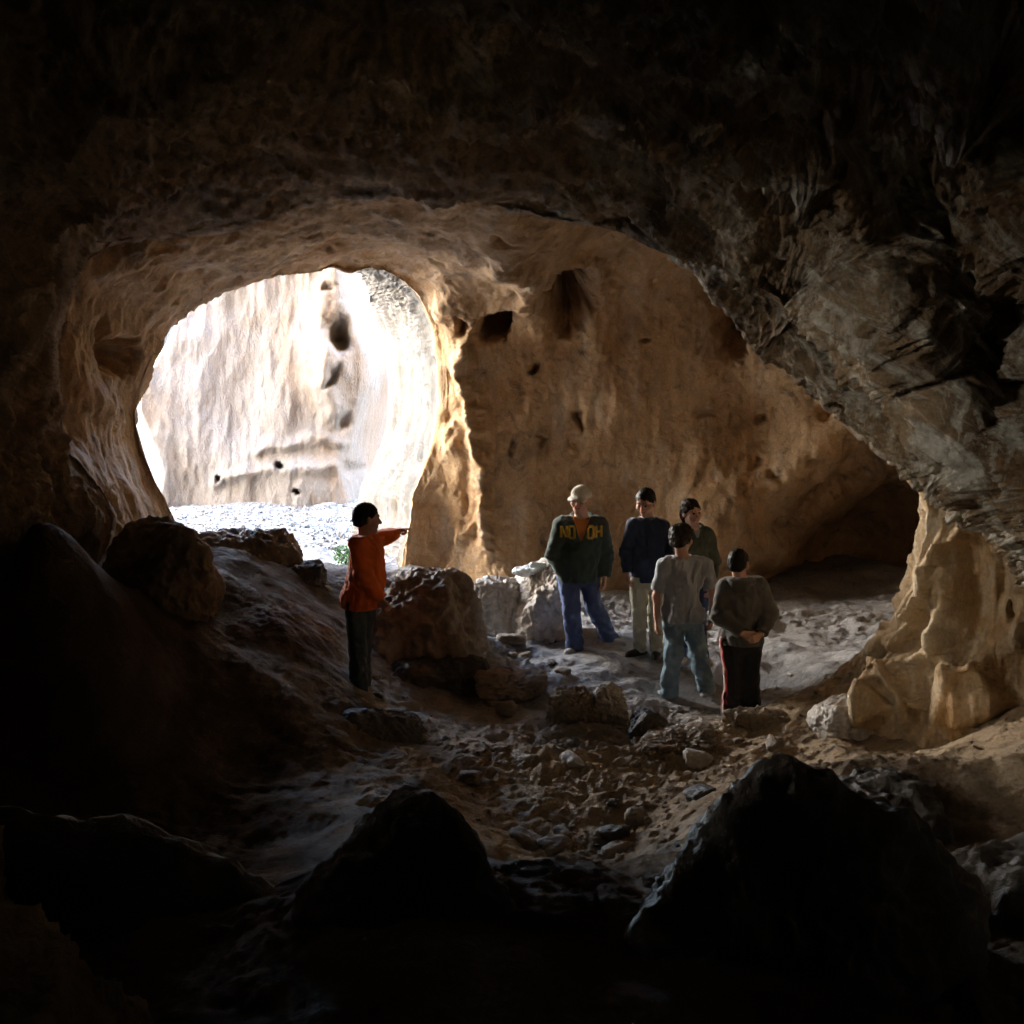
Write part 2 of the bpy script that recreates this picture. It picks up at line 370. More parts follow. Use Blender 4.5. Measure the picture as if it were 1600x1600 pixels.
# ---------------- chamber behind the arch, with the opening to daylight
WIN = [(212, 648), (222, 600), (236, 565), (249, 545), (252, 520), (278, 492), (312, 467), (362, 447), (430, 432),
       (495, 424), (520, 421), (548, 428), (575, 422), (605, 427), (632, 443), (657, 468), (674, 500), (685, 540), (690, 590),
       (688, 640), (680, 688), (662, 735), (645, 775), (641, 812), (632, 850), (626, 900), (600, 990),
       (520, 1040), (400, 1030), (310, 940), (280, 830), (262, 790), (240, 745), (222, 695)]
WIN = [(a, b, 14.8 + 2.8 * max(0, (a - 212) / 478) ** 1.25) for a, b in WIN]
NB = 1200
wB = lambda x, y: np.where(y > 900, 0.4, np.where(x > 600, 2.2, 1.0))
win = closed_curve(WIN, NB, wB)
CB = np.array([455., 660.])
dB = [(a, b, c) for a, b, c in WIN] + [
    (150, 600, 13.7), (90, 560, 13.2), (100, 650, 13.0), (0, 720, 12.0), (-200, 700, 10.8), (180, 760, 13.6), (80, 900, 11.6), (-200, 900, 10), (230, 900, 14.0),
    (140, 450, 13.5), (250, 420, 14.0), (400, 370, 14.4), (520, 350, 14.8), (520, 290, 13.6), (300, 340, 13.5), (650, 340, 14.4), (720, 420, 16.2), (800, 340, 14.0), (800, 300, 13.2), (800, 420, 15.6),
    (680, 460, 16.8), (900, 380, 15.6), (940, 380, 16.2), (830, 470, 16.8), (760, 480, 17.2), (720, 560, 17.4), (740, 700, 17.3), (740, 850, 17.1), (690, 850, 17.4), (760, 960, 16.8), (690, 650, 17.6),
    (850, 560, 17.3), (850, 750, 17.3), (850, 950, 17.0), (1000, 450, 17.0), (1000, 600, 17.3), (1000, 800, 17.4), (1000, 950, 17.4), (1100, 450, 17.0), (1180, 560, 17.1),
    (1200, 700, 17.3), (1180, 800, 17.1), (1150, 930, 17.4), (1300, 640, 17.0), (1190, 850, 17.3), (1245, 780, 17.3), (1310, 725, 17.1), (1390, 672, 16.6), (1235, 885, 19.2), (1285, 820, 19.4), (1350, 768, 18.8), (1410, 728, 17.6), (1330, 900, 19.4), (1330, 960, 19.4), (1450, 690, 15.8), (1450, 820, 18.6), (1450, 950, 17.6),
    (1600, 700, 13.0), (1600, 900, 15.2), (1750, 900, 13.0), (1750, 600, 12.2), (1500, 1100, 15.0), (1000, 250, 14.2), (1000, 100, 13), (1300, 400, 14), (1300, 100, 12.6), (1700, 300, 11.8), (400, 150, 12.5), (-100, 350, 11.5)]
tB = TPS([(a, b) for a, b, _ in dB], [c for *_, c in dB], 1e-4)
dirB = win[:, :2] - CB; rb = np.linalg.norm(dirB, axis=1, keepdims=True); dirB /= rb
tx = np.where(dirB[:, 0] > 0, (1720 - CB[0]) / np.maximum(dirB[:, 0], 1e-6), (CB[0] + 230) / np.maximum(-dirB[:, 0], 1e-6))
ty = np.where(dirB[:, 1] > 0, (1230 - CB[1]) / np.maximum(dirB[:, 1], 1e-6), (CB[1] - 130) / np.maximum(-dirB[:, 1], 1e-6))
edB = CB + dirB * ((tx ** -6.0 + ty ** -6.0) ** (-1 / 6.0))[:, None]
s = np.linspace(0, 1, 330) ** 1.15
fr = win[None, :, :2] * (1 - s[:, None, None]) + edB[None] * s[:, None, None]
dG = tB(fr[..., 0], fr[..., 1]); wl = np.exp(-(s * 30))[:, None]; dG = dG * (1 - wl) + win[None, :, 2] * wl
GB = P(fr[..., 0], fr[..., 1], dG)
# jamb: on the right it is deep and seen, elsewhere it runs back out of sight
rightness = np.clip((dirB[:, 0] - 0.25) / 0.5, 0, 1) * np.clip((1000 - win[:, 1]) / 80, 0, 1); rightness = rightness ** 0.8
rows = []
for k in range(40, 0, -1):
    q = k / 40
    inx = -84 * rightness * q ** 1.15 + (1 - rightness) * 26 * q
    pt = win[:, :2] + np.stack([np.where(rightness > 0.02, inx, dirB[:, 0] * 26 * q), (1 - rightness) * dirB[:, 1] * 40 * q], -1)
    rows.append(P(pt[:, 0], pt[:, 1], win[:, 2] + (0.9 + 2.4 * rightness) * q))
outer = rows[0]
# the hill outside: its face, top and back, so no light leaks into the cave
hill = []
HT = 11.5
tR = np.clip(dirB[:, 0], 0, 1) ** 1.0; tL = np.clip(-dirB[:, 0], 0, 1)
for (yl, yr, ym, rl_, rx, rz) in [(16.2, 22.0, 18.8, 3.0, 4.2, 3.2), (15.7, 22.3, 19.2, 5, 9, 5.5), (13.5, 22.6, 20.5, 10.5, 19, HT), (8, 16, 16, 11, 21, HT + 1), (0, 0, 0, 11, 22, HT + 1.5), (-14, -14, -14, 11, 20, HT), (-17, -17, -17, 6, 8, 5), (-17.5, -17.5, -17.5, .1, 0.1, 0.1)]:
    yy = ym + (yl - ym) * tL ** 1.2 + (yr - ym) * tR ** 0.7
    hill.append(np.stack([-2 + np.where(dirB[:, 0] < 0, rl_, rx) * dirB[:, 0], yy, 2 - rz * dirB[:, 1]], -1))
G = np.concatenate([np.array(rows), GB], 0)
Nrm = grid_normals(G, True); vw = np.array([0, 0, CAMZ]) - GB[150]; Nrm *= np.sign((Nrm[190] * vw).sum(-1).mean())
px, py = proj(G); flat = G.reshape(-1, 3); px, py = warp_px(px, py, flat)
wp = np.stack([perlin(flat * 0.9 + 5), perlin(flat * 0.9 + 9), perlin(flat * 0.9 + 14)], -1) * 0.3
disp = 0.13 * fbm(flat * 0.5 + 3, 3) + 0.030 * fbm(flat * 1.7 + wp, 4, 0.5) + 0.010 * fbm(flat * np.array([5, 5, 3.]) + wp * 2, 5, 0.55)
disp += 0.055 * fbm(flat * np.array([2.2, 2.2, 0.45]) + wp, 3, 0.5)
disp += 0.009 * fbm(flat * np.array([9, 9, 3.]) + wp * 3, 3, 0.6, ridged=True)
pit = perlin(flat * 3.1 + 40) ; disp -= 0.10 * np.clip(pit - 0.5, 0, 1) / 0.3
disp = disp.reshape(px.shape)
RB = [([(728, 540), (742, 640), (748, 720), (757, 800), (765, 860)], 9, 0.20), ([(757, 800), (725, 830)], 7, 0.10), ([(703, 660), (706, 700)], 7, 0.08), ([(735, 480), (730, 560)], 9, 0.08),
      ([(690, 485), (760, 478), (815, 470), (832, 440), (815, 415), (790, 405)], 11, 0.16), ([(832, 470), (850, 540)], 10, 0.08),
      ([(1200, 868), (1260, 800), (1330, 760), (1420, 690)], 13, 0.26), ([(960, 380), (935, 470), (940, 560)], 16, 0.10), ([(1010, 420), (1005, 560)], 14, 0.08), ([(850, 435), (930, 405)], 9, 0.07),
      ([(100, 480), (120, 600), (180, 650)], 14, 0.1), ([(120, 420), (300, 380), (520, 330), (700, 330)], 16, 0.07)]
for poly, w_, a_ in RB: disp += ridge_px(px, py, poly, w_, a_)
for b_ in [(775, 512, 18, 26, -0.8, 15, 6), (726, 502, 6, 16, -0.35, 0, 4), (893, 470, 34, 48, -1.3, 22, 6), (1140, 500, 24, 64, -0.9, -12, 6), (1110, 445, 24, 20, -0.3, 0, 4), (840, 573, 9, 7, -0.14, 0, 4),
           (907, 658, 6, 15, -0.16, 0, 4), (893, 690, 14, 16, -0.07, 0, 4), (800, 690, 5, 18, -0.1, 0, 4), (1190, 652, 13, 6, -0.12, -8, 4), (1210, 741, 9, 6, -0.12, 0, 4), (840, 690, 5, 12, -0.09, 0, 4), (1013, 540, 5, 6, -.1, 0, 4),
           (190, 560, 22, 24, -0.5, 0, 4), (160, 530, 10, 30, -0.25, 0, 4), (720, 780, 8, 30, -0.08, 0, 2), (675, 800, 14, 18, -0.06, 0, 2), (1330, 690, 6, 6, -.1, 0, 4), (1262, 720, 8, 5, -.1, 0, 4)]:
    disp += blob_px(px, py, *b_[:5], b_[5], b_[6])
# vertical flutes on the daylit jamb
nj = len(rows)
ff = fbm(flat[: (nj + 8) * NB] * np.array([5.5, 5.5, 0.8]) + wp[: (nj + 8) * NB], 4, 0.6, ridged=True).reshape(nj + 8, NB)
disp[: nj + 8] += 0.032 * ff
fade = np.ones(len(G)); fade[nj - 6:nj + 20] = np.concatenate([np.linspace(1, .35, 6), np.linspace(.35, 1, 20)]); fade[0] = 0.2
G = G + Nrm * (disp * fade[:, None])[..., None]
hl = np.array(hill); hl[:-1] += 0.5 * fbm(hl[:-1].reshape(-1, 3) * 0.3, 3).reshape(hl[:-1].shape[:2])[..., None]
G = np.concatenate([hl[::-1], G], 0)
qb = grid_quads(len(G), NB, True); keep = ~in_light_shaft(G.reshape(-1, 3)[qb].mean(1), 0.1) | (np.arange(len(qb)) > len(hill) * NB)
ch = link('cave_wall', mesh_np('cave_wall', G.reshape(-1, 3), qb[keep], M['wall']))
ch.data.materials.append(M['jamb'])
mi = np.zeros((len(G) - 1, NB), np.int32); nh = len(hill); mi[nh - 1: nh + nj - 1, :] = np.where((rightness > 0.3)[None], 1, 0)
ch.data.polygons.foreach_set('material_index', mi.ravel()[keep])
tag(ch, kind='structure')

# ---------------- floor
FP = [(740, 985, 15), (900, 985, 15), (1050, 955, 16.2), (1300, 925, 17.5), (1420, 935, 16.5), (905, 1018, 13.8), (1000, 1022, 13.7), (1065, 1093, 12.7), (1160, 1122, 12.1), (1250, 1085, 12.3),
      (800, 1035, 13.5), (900, 1058, 13), (700, 1115, 12.1), (850, 1135, 11.5), (680, 1165, 11.1), (800, 1200, 10.6), (900, 1250, 10), (950, 1340, 9.0), (850, 1335, 9.1), (1050, 1230, 10.2), (1010, 1160, 11.2),
      (1200, 1112, 11.7), (1330, 1095, 11.4), (1450, 1172, 10.4), (1350, 1010, 14), (1100, 1010, 14.6), (1250, 980, 15.5), (900, 1376, 6.6), (900, 1500, 6.0), (700, 1450, 6.2), (1100, 1450, 6.3),
      (540, 1098, 11.4), (490, 1055, 11.5), (450, 990, 11.9), (350, 955, 11.8), (300, 905, 12.0), (150, 900, 10.8), (50, 810, 10.2), (330, 850, 14.2), (400, 860, 14.2), (460, 880, 14.2), (520, 908, 14.3), (570, 915, 14.4),
      (620, 920, 14.6), (590, 1010, 13.3), (540, 960, 13.6), (450, 1130, 10.6), (300, 1120, 10.4), (560, 1200, 10.2), (480, 1300, 8.9), (250, 1350, 8.6), (80, 1250, 9.4), (0, 1000, 10.4), (620, 1250, 9.5), (700, 1320, 8.6),
      (1600, 1190, 8.4), (1420, 1195, 8.6), (1250, 1200, 9.0), (1600, 1400, 7.2), (1300, 1400, 7.2), (1550, 1120, 10.2), (1600, 1000, 12)]
FW = [(0.4, 8.2, 0.0), (0, 0, 0.5), (0, 4.5, 0.3), (2, 4.5, 0.3), (-2.5, 5, 0.2), (0, -6, 0.7), (3, 0, 0.8), (-3, 0, 0.8), (-9, 9, 2.8), (-9, 0, 1.4), (9, 0, 1.4), (9, 8, 1.6), (9, 14, 0.6), (5, 19, 0.1), (0, 19.5, 0.1), (-3.5, 17.5, 0.45), (-1.8, 17.5, 0.35), (-9, 14, 2.2), (-6.5, 15.5, 1.2), (-5, 19, 0.3), (9, 19, 0.2), (-2.6, 16, 0.55)]
fp = np.array(FP, float); fw = P(fp[:, 0], fp[:, 1], 1.0)
# distance given is along world Y
def PY(px, py, Y):
    q = P(px, py, 1.0); o = np.array([0, 0, CAMZ]); d = q - o
    return o + d * (np.asarray(Y) / d[..., 1])[..., None]
fw = np.vstack([PY(fp[:, 0], fp[:, 1], fp[:, 2]), np.array(FW, float)])
tF = TPS(fw[:, :2], fw[:, 2], 3e-5)
FEET = [tuple(PY(float(a), float(b), float(c))[:2]) for a, b, c in ((893, 1015, 13.8), (960, 1005, 13.9), (997, 1022, 13.7), (1020, 1020, 13.7), (1045, 1092, 12.7), (1105, 1084, 12.7), (1140, 1122, 12.1), (1175, 1122, 12.1), (1078, 1035, 13.3), (565, 1092, 11.9))]
def floor_noise(x, y):
    p = np.stack([np.ravel(x), np.ravel(y), np.zeros(np.size(x))], -1)
    m = np.clip(0.5 + 1.3 * perlin(p * 0.55 + 3), 0.12, 1)
    rg = np.exp(-((p[:, 1] - 10.6) / 1.7) ** 2) * np.exp(-((p[:, 0] - 0.8) / 2.6) ** 2)
    n = 0.09 * fbm(p * 0.8 + 31, 3) + 0.045 * fbm(p * 2.3, 4, 0.5) + m * 0.034 * fbm(p * np.array([4, 7, 1]) + 8, 5, 0.6, ridged=True) + rg * (0.032 * fbm(p * np.array([2.2, 3.2, 1]) + 60, 5, 0.62, ridged=True) + 0.022 * fbm(p * 9 + 5, 4, .6, ridged=True))
    n += m * 0.10 * np.clip(fbm(p * 2.6 + 77, 2), 0.25, 0.6) + 0.006 * fbm(p * 22, 3)
    k = 1.0
    for fx, fy in FEET: k = k * (1 - 0.93 * np.exp(-((p[:, 0] - fx) ** 2 + (p[:, 1] - fy) ** 2) / 0.09))
    return (n * k).reshape(np.shape(x))
def floor_z(x, y): return tF(x, y) + floor_noise(x, y)
xs = np.linspace(-9.5, 9.5, 620); ys = -6 + 26 * np.linspace(0, 1, 640) ** 0.75
X, Y = np.meshgrid(xs, ys)
calm = 0.45 + 0.55 * np.clip(1 - ((X - 1.5) ** 2 / 6 + (Y - 14.5) ** 2 / 3), 0, 1) * 0
Z = floor_z(X, Y)
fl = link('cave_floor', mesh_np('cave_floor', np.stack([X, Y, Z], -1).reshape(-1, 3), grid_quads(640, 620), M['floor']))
tag(fl, kind='structure')

# ================================================================== OUTSIDE
def sheet(name, xs, zs, yfun, mat, lowf=0.5):
    X, Z = np.meshgrid(xs, zs); Y = yfun(X, Z); G = np.stack([X, Y, Z], -1)
    n = grid_normals(G); n *= -np.sign(n[..., 1].mean())
    f = G.reshape(-1, 3)
    d = lowf * fbm(f * 0.25, 3) + 0.16 * fbm(f * np.array([0.9, 0.9, 0.3]), 4) + 0.035 * fbm(f * np.array([2.6, 2.6, 1.0]), 4, ridged=True)
    px, py = proj(G); d = d.reshape(px.shape); px, py = warp_px(px, py, f, 9, 1.3)
    return G, n, d, px, py
G, n, d, px, py = sheet('c', np.linspace(-11, -1.0, 420), np.linspace(-1.5, 16, 420), lambda X, Z: 24.0 + 0.10 * (X + 6) + 0.10 * Z - 0.018 * (X + 6) ** 2 * 0, M['cliff'])
d += ridge_px(px, py, [(400, 705), (470, 690), (540, 693)], 6, 0.14) + ridge_px(px, py, [(330, 755), (400, 738), (520, 730)], 7, 0.14) + ridge_px(px, py, [(520, 430), (505, 520), (500, 600), (520, 640)], 14, 0.3)
for b_ in [(530, 527, 15, 26, -1.0, -18, 3), (518, 590, 16, 7, -0.35, -35, 3), (514, 458, 10, 6, -0.3, 0, 3), (440, 731, 9, 5, -0.4, 0, 4), (335, 751, 5, 4, -.4, 0, 4), 
           (470, 773, 6, 4, -.4, 0, 4), (545, 735, 14, 9, -.3, 30, 3), (520, 560, 40, 60, .4, 0, 2), (540, 660, 10, 12, -.2, 0, 3)]:
    d += blob_px(px, py, *b_[:5], b_[5], b_[6])
G = G + n * d[..., None]
# turn the right-hand end of the cliff back into the canyon
x_ = G[..., 0]; G[..., 1] += np.clip(x_ + 2.95 + 0.2 * np.sin(G[..., 2] * 1.7), 0, 9) ** 1.4 * 5 + np.clip(-6.45 - x_ + 0.25 * np.sin(G[..., 2] * 2.1) + 0.12 * (G[..., 2] - 2), 0, 9) ** 1.3 * 5
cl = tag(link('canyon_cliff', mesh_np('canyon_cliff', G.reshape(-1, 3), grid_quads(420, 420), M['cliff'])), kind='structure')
G, n, d, px, py = sheet('f', np.linspace(-16, 14, 260), np.linspace(-2, 10, 160), lambda X, Z: 46 + 0 * X + 0.15 * Z, M['farcliff'], 1.0)
G = G + n * d[..., None] * 1.5
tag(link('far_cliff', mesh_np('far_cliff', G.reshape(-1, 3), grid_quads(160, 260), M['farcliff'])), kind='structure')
Yg, Zg = np.meshgrid(np.linspace(-14, 75, 300), np.linspace(-2, 30, 100)); f = np.stack([0 * Yg, Yg, Zg], -1).reshape(-1, 3)
Xg = -34 - 0.12 * Zg + (1.6 * fbm(f * 0.12, 4) + 0.5 * fbm(f * 0.7, 3)).reshape(Yg.shape)  # cliff added on the left to bounce sunlight through the opening
tag(link('bounce_cliff', mesh_np('bounce_cliff', np.stack([Xg, Yg, Zg], -1).reshape(-1, 3), grid_quads(100, 300), M['side'])), kind='structure')
Yg, Zg = np.meshgrid(np.linspace(27, 80, 160), np.linspace(-2, 25, 80)); f = np.stack([0 * Yg, Yg, Zg], -1).reshape(-1, 3)
Xg = 9 + 0.10 * (Yg - 27) + 0.15 * Zg + (1.5 * fbm(f * 0.15 + 9, 4)).reshape(Yg.shape)  # unseen wall, added to keep the sun off the far cliff
tag(link('shade_wall', mesh_np('shade_wall', np.stack([Xg, Yg, Zg], -1).reshape(-1, 3), grid_quads(80, 160), M['side'])), kind='structure')
xs = np.linspace(-60, 60, 500); ys = 15.0 + 110 * np.linspace(0, 1, 420) ** 2.0
X, Y = np.meshgrid(xs * np.clip(0.22 + (1) * 0.78, 0, 1), ys)
X = np.sign(X) * (np.abs(X) / 60) ** 1.8 * 60 - 2.5
p = np.stack([X.ravel(), Y.ravel(), 0 * X.ravel()], -1)
Z = (0.25 + 0.10 * fbm(p * 0.5, 3) + 0.03 * fbm(p * 2, 3) + 0.012 * fbm(p * 11, 3)).reshape(X.shape) + 0.0 * Y + 0.10 * np.clip(-X - 6.5, 0, 4)
Z = np.where((Y < 20.5) & (X > -1.2), Z - 1.2 * np.clip((X + 1.2) / 0.5, 0, 1), Z) - 0.6 * np.clip((17.0 - Y) / 1.0, 0, 1)
tag(link('gravel_ground', mesh_np('gravel_ground', np.stack([X, Y, Z], -1).reshape(-1, 3), grid_quads(420, 500), M['gravel'])), kind='structure')

# ================================================================== ROCKS
M['rock'] = rock_mat('boulder_rock', (0.10, 0.075, 0.05), (0.24, 0.18, 0.12), (0.40, 0.33, 0.25), ochre=(0.34, 0.19, 0.08), ochre_amt=0.4, stain_amt=0.55,
                     bump=0.025, rough=0.72, spec=0.5, fine=24)
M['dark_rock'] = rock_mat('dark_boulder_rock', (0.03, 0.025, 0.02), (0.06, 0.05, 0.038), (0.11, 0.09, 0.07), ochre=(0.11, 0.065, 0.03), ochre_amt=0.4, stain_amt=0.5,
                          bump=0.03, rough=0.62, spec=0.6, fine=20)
M['pale_rock'] = rock_mat('pale_boulder_rock', (0.30, 0.26, 0.22), (0.48, 0.44, 0.40), (0.64, 0.61, 0.58), ochre=(0.48, 0.34, 0.2), ochre_amt=0.35, stain_amt=0.4,
                          bump=0.02, rough=0.75, spec=0.4, fine=24)
M['column'] = rock_mat('flowstone', (0.30, 0.19, 0.10), (0.48, 0.34, 0.19), (0.60, 0.50, 0.35), ochre=(0.46, 0.25, 0.08), ochre_amt=0.7, stain_amt=0.3,
                       white=(0.66, 0.62, 0.50), white_amt=0.45, bump=0.025)
import bmesh
_ico = {}
def ico(n):
    if n not in _ico:
        bm = bmesh.new(); bmesh.ops.create_icosphere(bm, subdivisions=n, radius=1)
        _ico[n] = (np.array([v.co[:] for v in bm.verts], np.float32), np.array([[v.index for v in f.verts] for f in bm.faces], np.int32)); bm.free()
    return _ico[n]

def boulder_mesh(name, seed, size, mat, n=5, nplanes=11, planes=None, hard=11, rough=0.12, rot=0.0):
    d, q = ico(n); r_ = np.random.default_rng(seed)
    if planes is None:
        nn = r_.normal(size=(nplanes, 3)); nn[:, 2] *= 0.8; h = r_.uniform(0.72, 1.0, nplanes)
        nn = np.vstack([nn, [[0, 0, 1], [0, 0, -1], [1, 0, 0], [-1, 0, 0], [0, 1, 0], [0, -1, 0]]]); h = np.concatenate([h, np.full(6, 0.98)])
    else:
        planes = np.array(planes, float); nn = planes[:, :3]; h = planes[:, 3]
    nn = nn / np.linalg.norm(nn, axis=1, keepdims=True)
    s = np.clip(d @ nn.T / h, 0, None); r = (s ** hard).sum(1) ** (-1 / hard)
    v = d * r[:, None] * np.array(size)
    L = float(np.mean(size)); f = v / L + seed * 3.7
    dn = rough * L * (0.8 * fbm(f * 1.1, 3) + 0.45 * fbm(f * 2.8, 4, 0.6, ridged=True) + 0.16 * fbm(f * 8, 4, 0.6, ridged=True))
    v = v + d * dn[:, None]
    c, s_ = math.cos(rot), math.sin(rot); v = np.stack([v[:, 0] * c - v[:, 1] * s_, v[:, 0] * s_ + v[:, 1] * c, v[:, 2]], -1)
    return mesh_np(name, v, q, mat)

def boulder(label, px, py, Y, size, seed, mat='rock', cat='boulder', name='boulder', group=None, **kw):
    """rock whose centre is seen at px,py at distance Y"""
    c = PY(float(px), float(py), float(Y)); o = link(name, boulder_mesh(name, seed, size, M[mat], **kw)); o.location = c
    return tag(o, label, cat, group)

# near dark boulders in the foreground
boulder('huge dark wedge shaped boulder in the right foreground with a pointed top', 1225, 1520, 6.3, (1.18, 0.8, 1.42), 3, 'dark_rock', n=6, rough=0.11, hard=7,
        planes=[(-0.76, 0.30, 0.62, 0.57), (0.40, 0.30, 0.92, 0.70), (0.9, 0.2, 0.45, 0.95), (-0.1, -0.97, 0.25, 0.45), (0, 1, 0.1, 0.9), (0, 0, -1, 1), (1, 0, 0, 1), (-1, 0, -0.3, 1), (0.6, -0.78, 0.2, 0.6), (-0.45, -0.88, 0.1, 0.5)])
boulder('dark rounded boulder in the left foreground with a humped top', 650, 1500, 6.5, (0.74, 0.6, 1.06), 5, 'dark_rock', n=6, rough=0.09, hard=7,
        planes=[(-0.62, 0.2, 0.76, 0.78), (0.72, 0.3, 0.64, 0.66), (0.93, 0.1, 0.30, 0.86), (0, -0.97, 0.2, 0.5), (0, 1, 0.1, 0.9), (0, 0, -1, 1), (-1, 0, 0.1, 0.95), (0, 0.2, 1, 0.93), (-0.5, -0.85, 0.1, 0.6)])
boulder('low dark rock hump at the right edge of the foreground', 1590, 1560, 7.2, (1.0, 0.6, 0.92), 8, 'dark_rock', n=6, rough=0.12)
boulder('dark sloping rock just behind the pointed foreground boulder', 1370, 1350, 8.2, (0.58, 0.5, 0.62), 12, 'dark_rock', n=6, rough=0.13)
boulder('broad low dark rock mass added to darken the lower left foreground', 160, 1700, 7.4, (1.75, 0.7, 1.78), 14, 'dark_rock', n=6, rough=0.10, hard=7,  # rock added so the lower left goes dark
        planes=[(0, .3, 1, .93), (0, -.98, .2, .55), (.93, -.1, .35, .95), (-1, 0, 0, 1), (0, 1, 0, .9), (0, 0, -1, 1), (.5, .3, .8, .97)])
# left mound
boulder('big brown boulder on the left slope below the daylight opening', 255, 915, 11.6, (0.62, 0.5, 0.60), 21, 'rock', n=6, rough=0.12, hard=6)
boulder('dark jagged rock mound silhouetted against the gravel outside', 385, 915, 14.1, (0.66, 0.6, 0.70), 33, 'rock', n=6, rough=0.13, hard=4.5)
boulder('smaller dark rock at the foot of the silhouetted mound', 468, 935, 13.9, (0.42, 0.4, 0.44), 35, 'dark_rock', n=6, rough=0.13, hard=5)
boulder('large dark block with a wet shiny top to the right of the orange jacket', 668, 985, 13.4, (0.62, 0.6, 0.68), 46, 'rock', n=6, rough=0.14, hard=7,
        planes=[(-0.12, -0.1, 0.98, 0.86), (0.96, -0.15, 0.18, 0.80), (-1, 0, 0.1, 1), (0, -1, 0.12, 0.9), (0, 1, 0.2, 0.9), (0, 0, -1, 1), (0.7, -0.1, 0.7, 0.95), (-0.6, -0.5, 0.6, 0.98)])
boulder('sloping dark rock at the base of the large dark block', 700, 1065, 12.9, (0.60, 0.5, 0.36), 48, 'dark_rock', n=6, rough=0.15, hard=6)
boulder('rounded dark rock under the feet of the pointing person', 590, 1160, 11.3, (0.50, 0.5, 0.36), 52, 'dark_rock', n=6, rough=0.11)
# lit rocks by the wall
boulder('pale brown boulder with a bright rim under the white bag', 797, 955, 14.9, (0.40, 0.40, 0.46), 63, 'pale_rock', n=6, rough=0.15, hard=6)
boulder('rough pale boulder slab leaning behind the man in the cap', 855, 945, 14.6, (0.36, 0.42, 0.50), 66, 'pale_rock', n=6, rough=0.14, hard=7,
        planes=[(-0.45, -0.35, 0.82, 0.70), (0.8, -0.4, -0.25, 0.75), (-0.85, -0.3, 0.2, 0.85), (0, 1, 0, 0.9), (0, 0, -1, 1), (0.9, 0, 0.5, 0.9), (0.2, -0.9, -0.3, 0.85), (0, 0, 1, 0.97)])
# slabs in the middle of the floor
boulder('broad floor boulder with a lit top edge in the middle of the cave', 895, 1110, 11.7, (0.26, 0.26, 0.25), 71, 'rock', n=6, rough=0.17, hard=6)
boulder('upright pale stone beside the broad floor boulder', 955, 1105, 11.8, (0.17, 0.2, 0.26), 74, 'pale_rock', n=6, rough=0.16, hard=6)
boulder('dark rock ledge in front of the people at the feet of the group', 1060, 1165, 11.0, (0.34, 0.26, 0.14), 77, 'rock', n=6, rough=0.16)
boulder('low wet rock ledge right of the broad floor boulder', 1010, 1135, 11.4, (0.20, 0.2, 0.14), 79, 'dark_rock', n=5, rough=0.16)
boulder('rough low rock ledge hiding the feet of the youngest one', 1195, 1135, 11.4, (0.42, 0.2, 0.15), 81, 'rock', n=6, rough=0.16)
boulder('low brown rock shelf lying left of the broad floor boulder', 800, 1075, 12.5, (0.34, 0.3, 0.12), 84, 'rock', n=5, rough=0.18)
boulder('crumbly ochre rock beside the foot of the flowstone column', 1320, 1125, 11.0, (0.30, 0.25, 0.17), 86, 'pale_rock', n=5, rough=0.16)
boulder('small pale stone lying alone on the dirt in mid floor', 899, 1187, 10.75, (0.035, 0.03, 0.035), 88, 'pale_rock', 'stone', 'stone', n=4)
boulder('small pale stone beside the shoes of the pointing person', 590, 1058, 11.75, (0.045, 0.05, 0.022), 90, 'pale_rock', 'stone', 'stone', n=4)
boulder('flat pale stone lying on the dirt above the left foreground boulder', 738, 1190, 10.7, (0.16, 0.12, 0.05), 92, 'pale_rock', 'stone', 'stone', n=5)

# gravel pebbles outside the opening, too many to count
rg_ = np.random.default_rng(12); d1_, q1_ = ico(1); n_p = 5200
gx = rg_.uniform(-7.5, -0.8, n_p); gy = 16.8 + 7.2 * rg_.random(n_p) ** 0.8; gz_ = 0.25 + 0.10 * fbm(np.stack([gx, gy, 0 * gx], -1) * 0.5, 3) + 0.10 * np.clip(-gx - 6.5, 0, 4)
gs = 0.012 + 0.035 * rg_.random(n_p) ** 3
Vp = d1_[None] * gs[:, None, None] * rg_.uniform(.6, 1.3, (n_p, 1, 3)) + np.stack([gx, gy, gz_ + .005], -1)[:, None]
Qp = q1_[None] + (np.arange(n_p) * len(d1_))[:, None, None]
tag(link('gravel', mesh_np('gravel', Vp.reshape(-1, 3), Qp.reshape(-1, 3), M['gravel'])), 'loose grey gravel pebbles lying outside the cave opening', 'gravel', None, 'stuff')

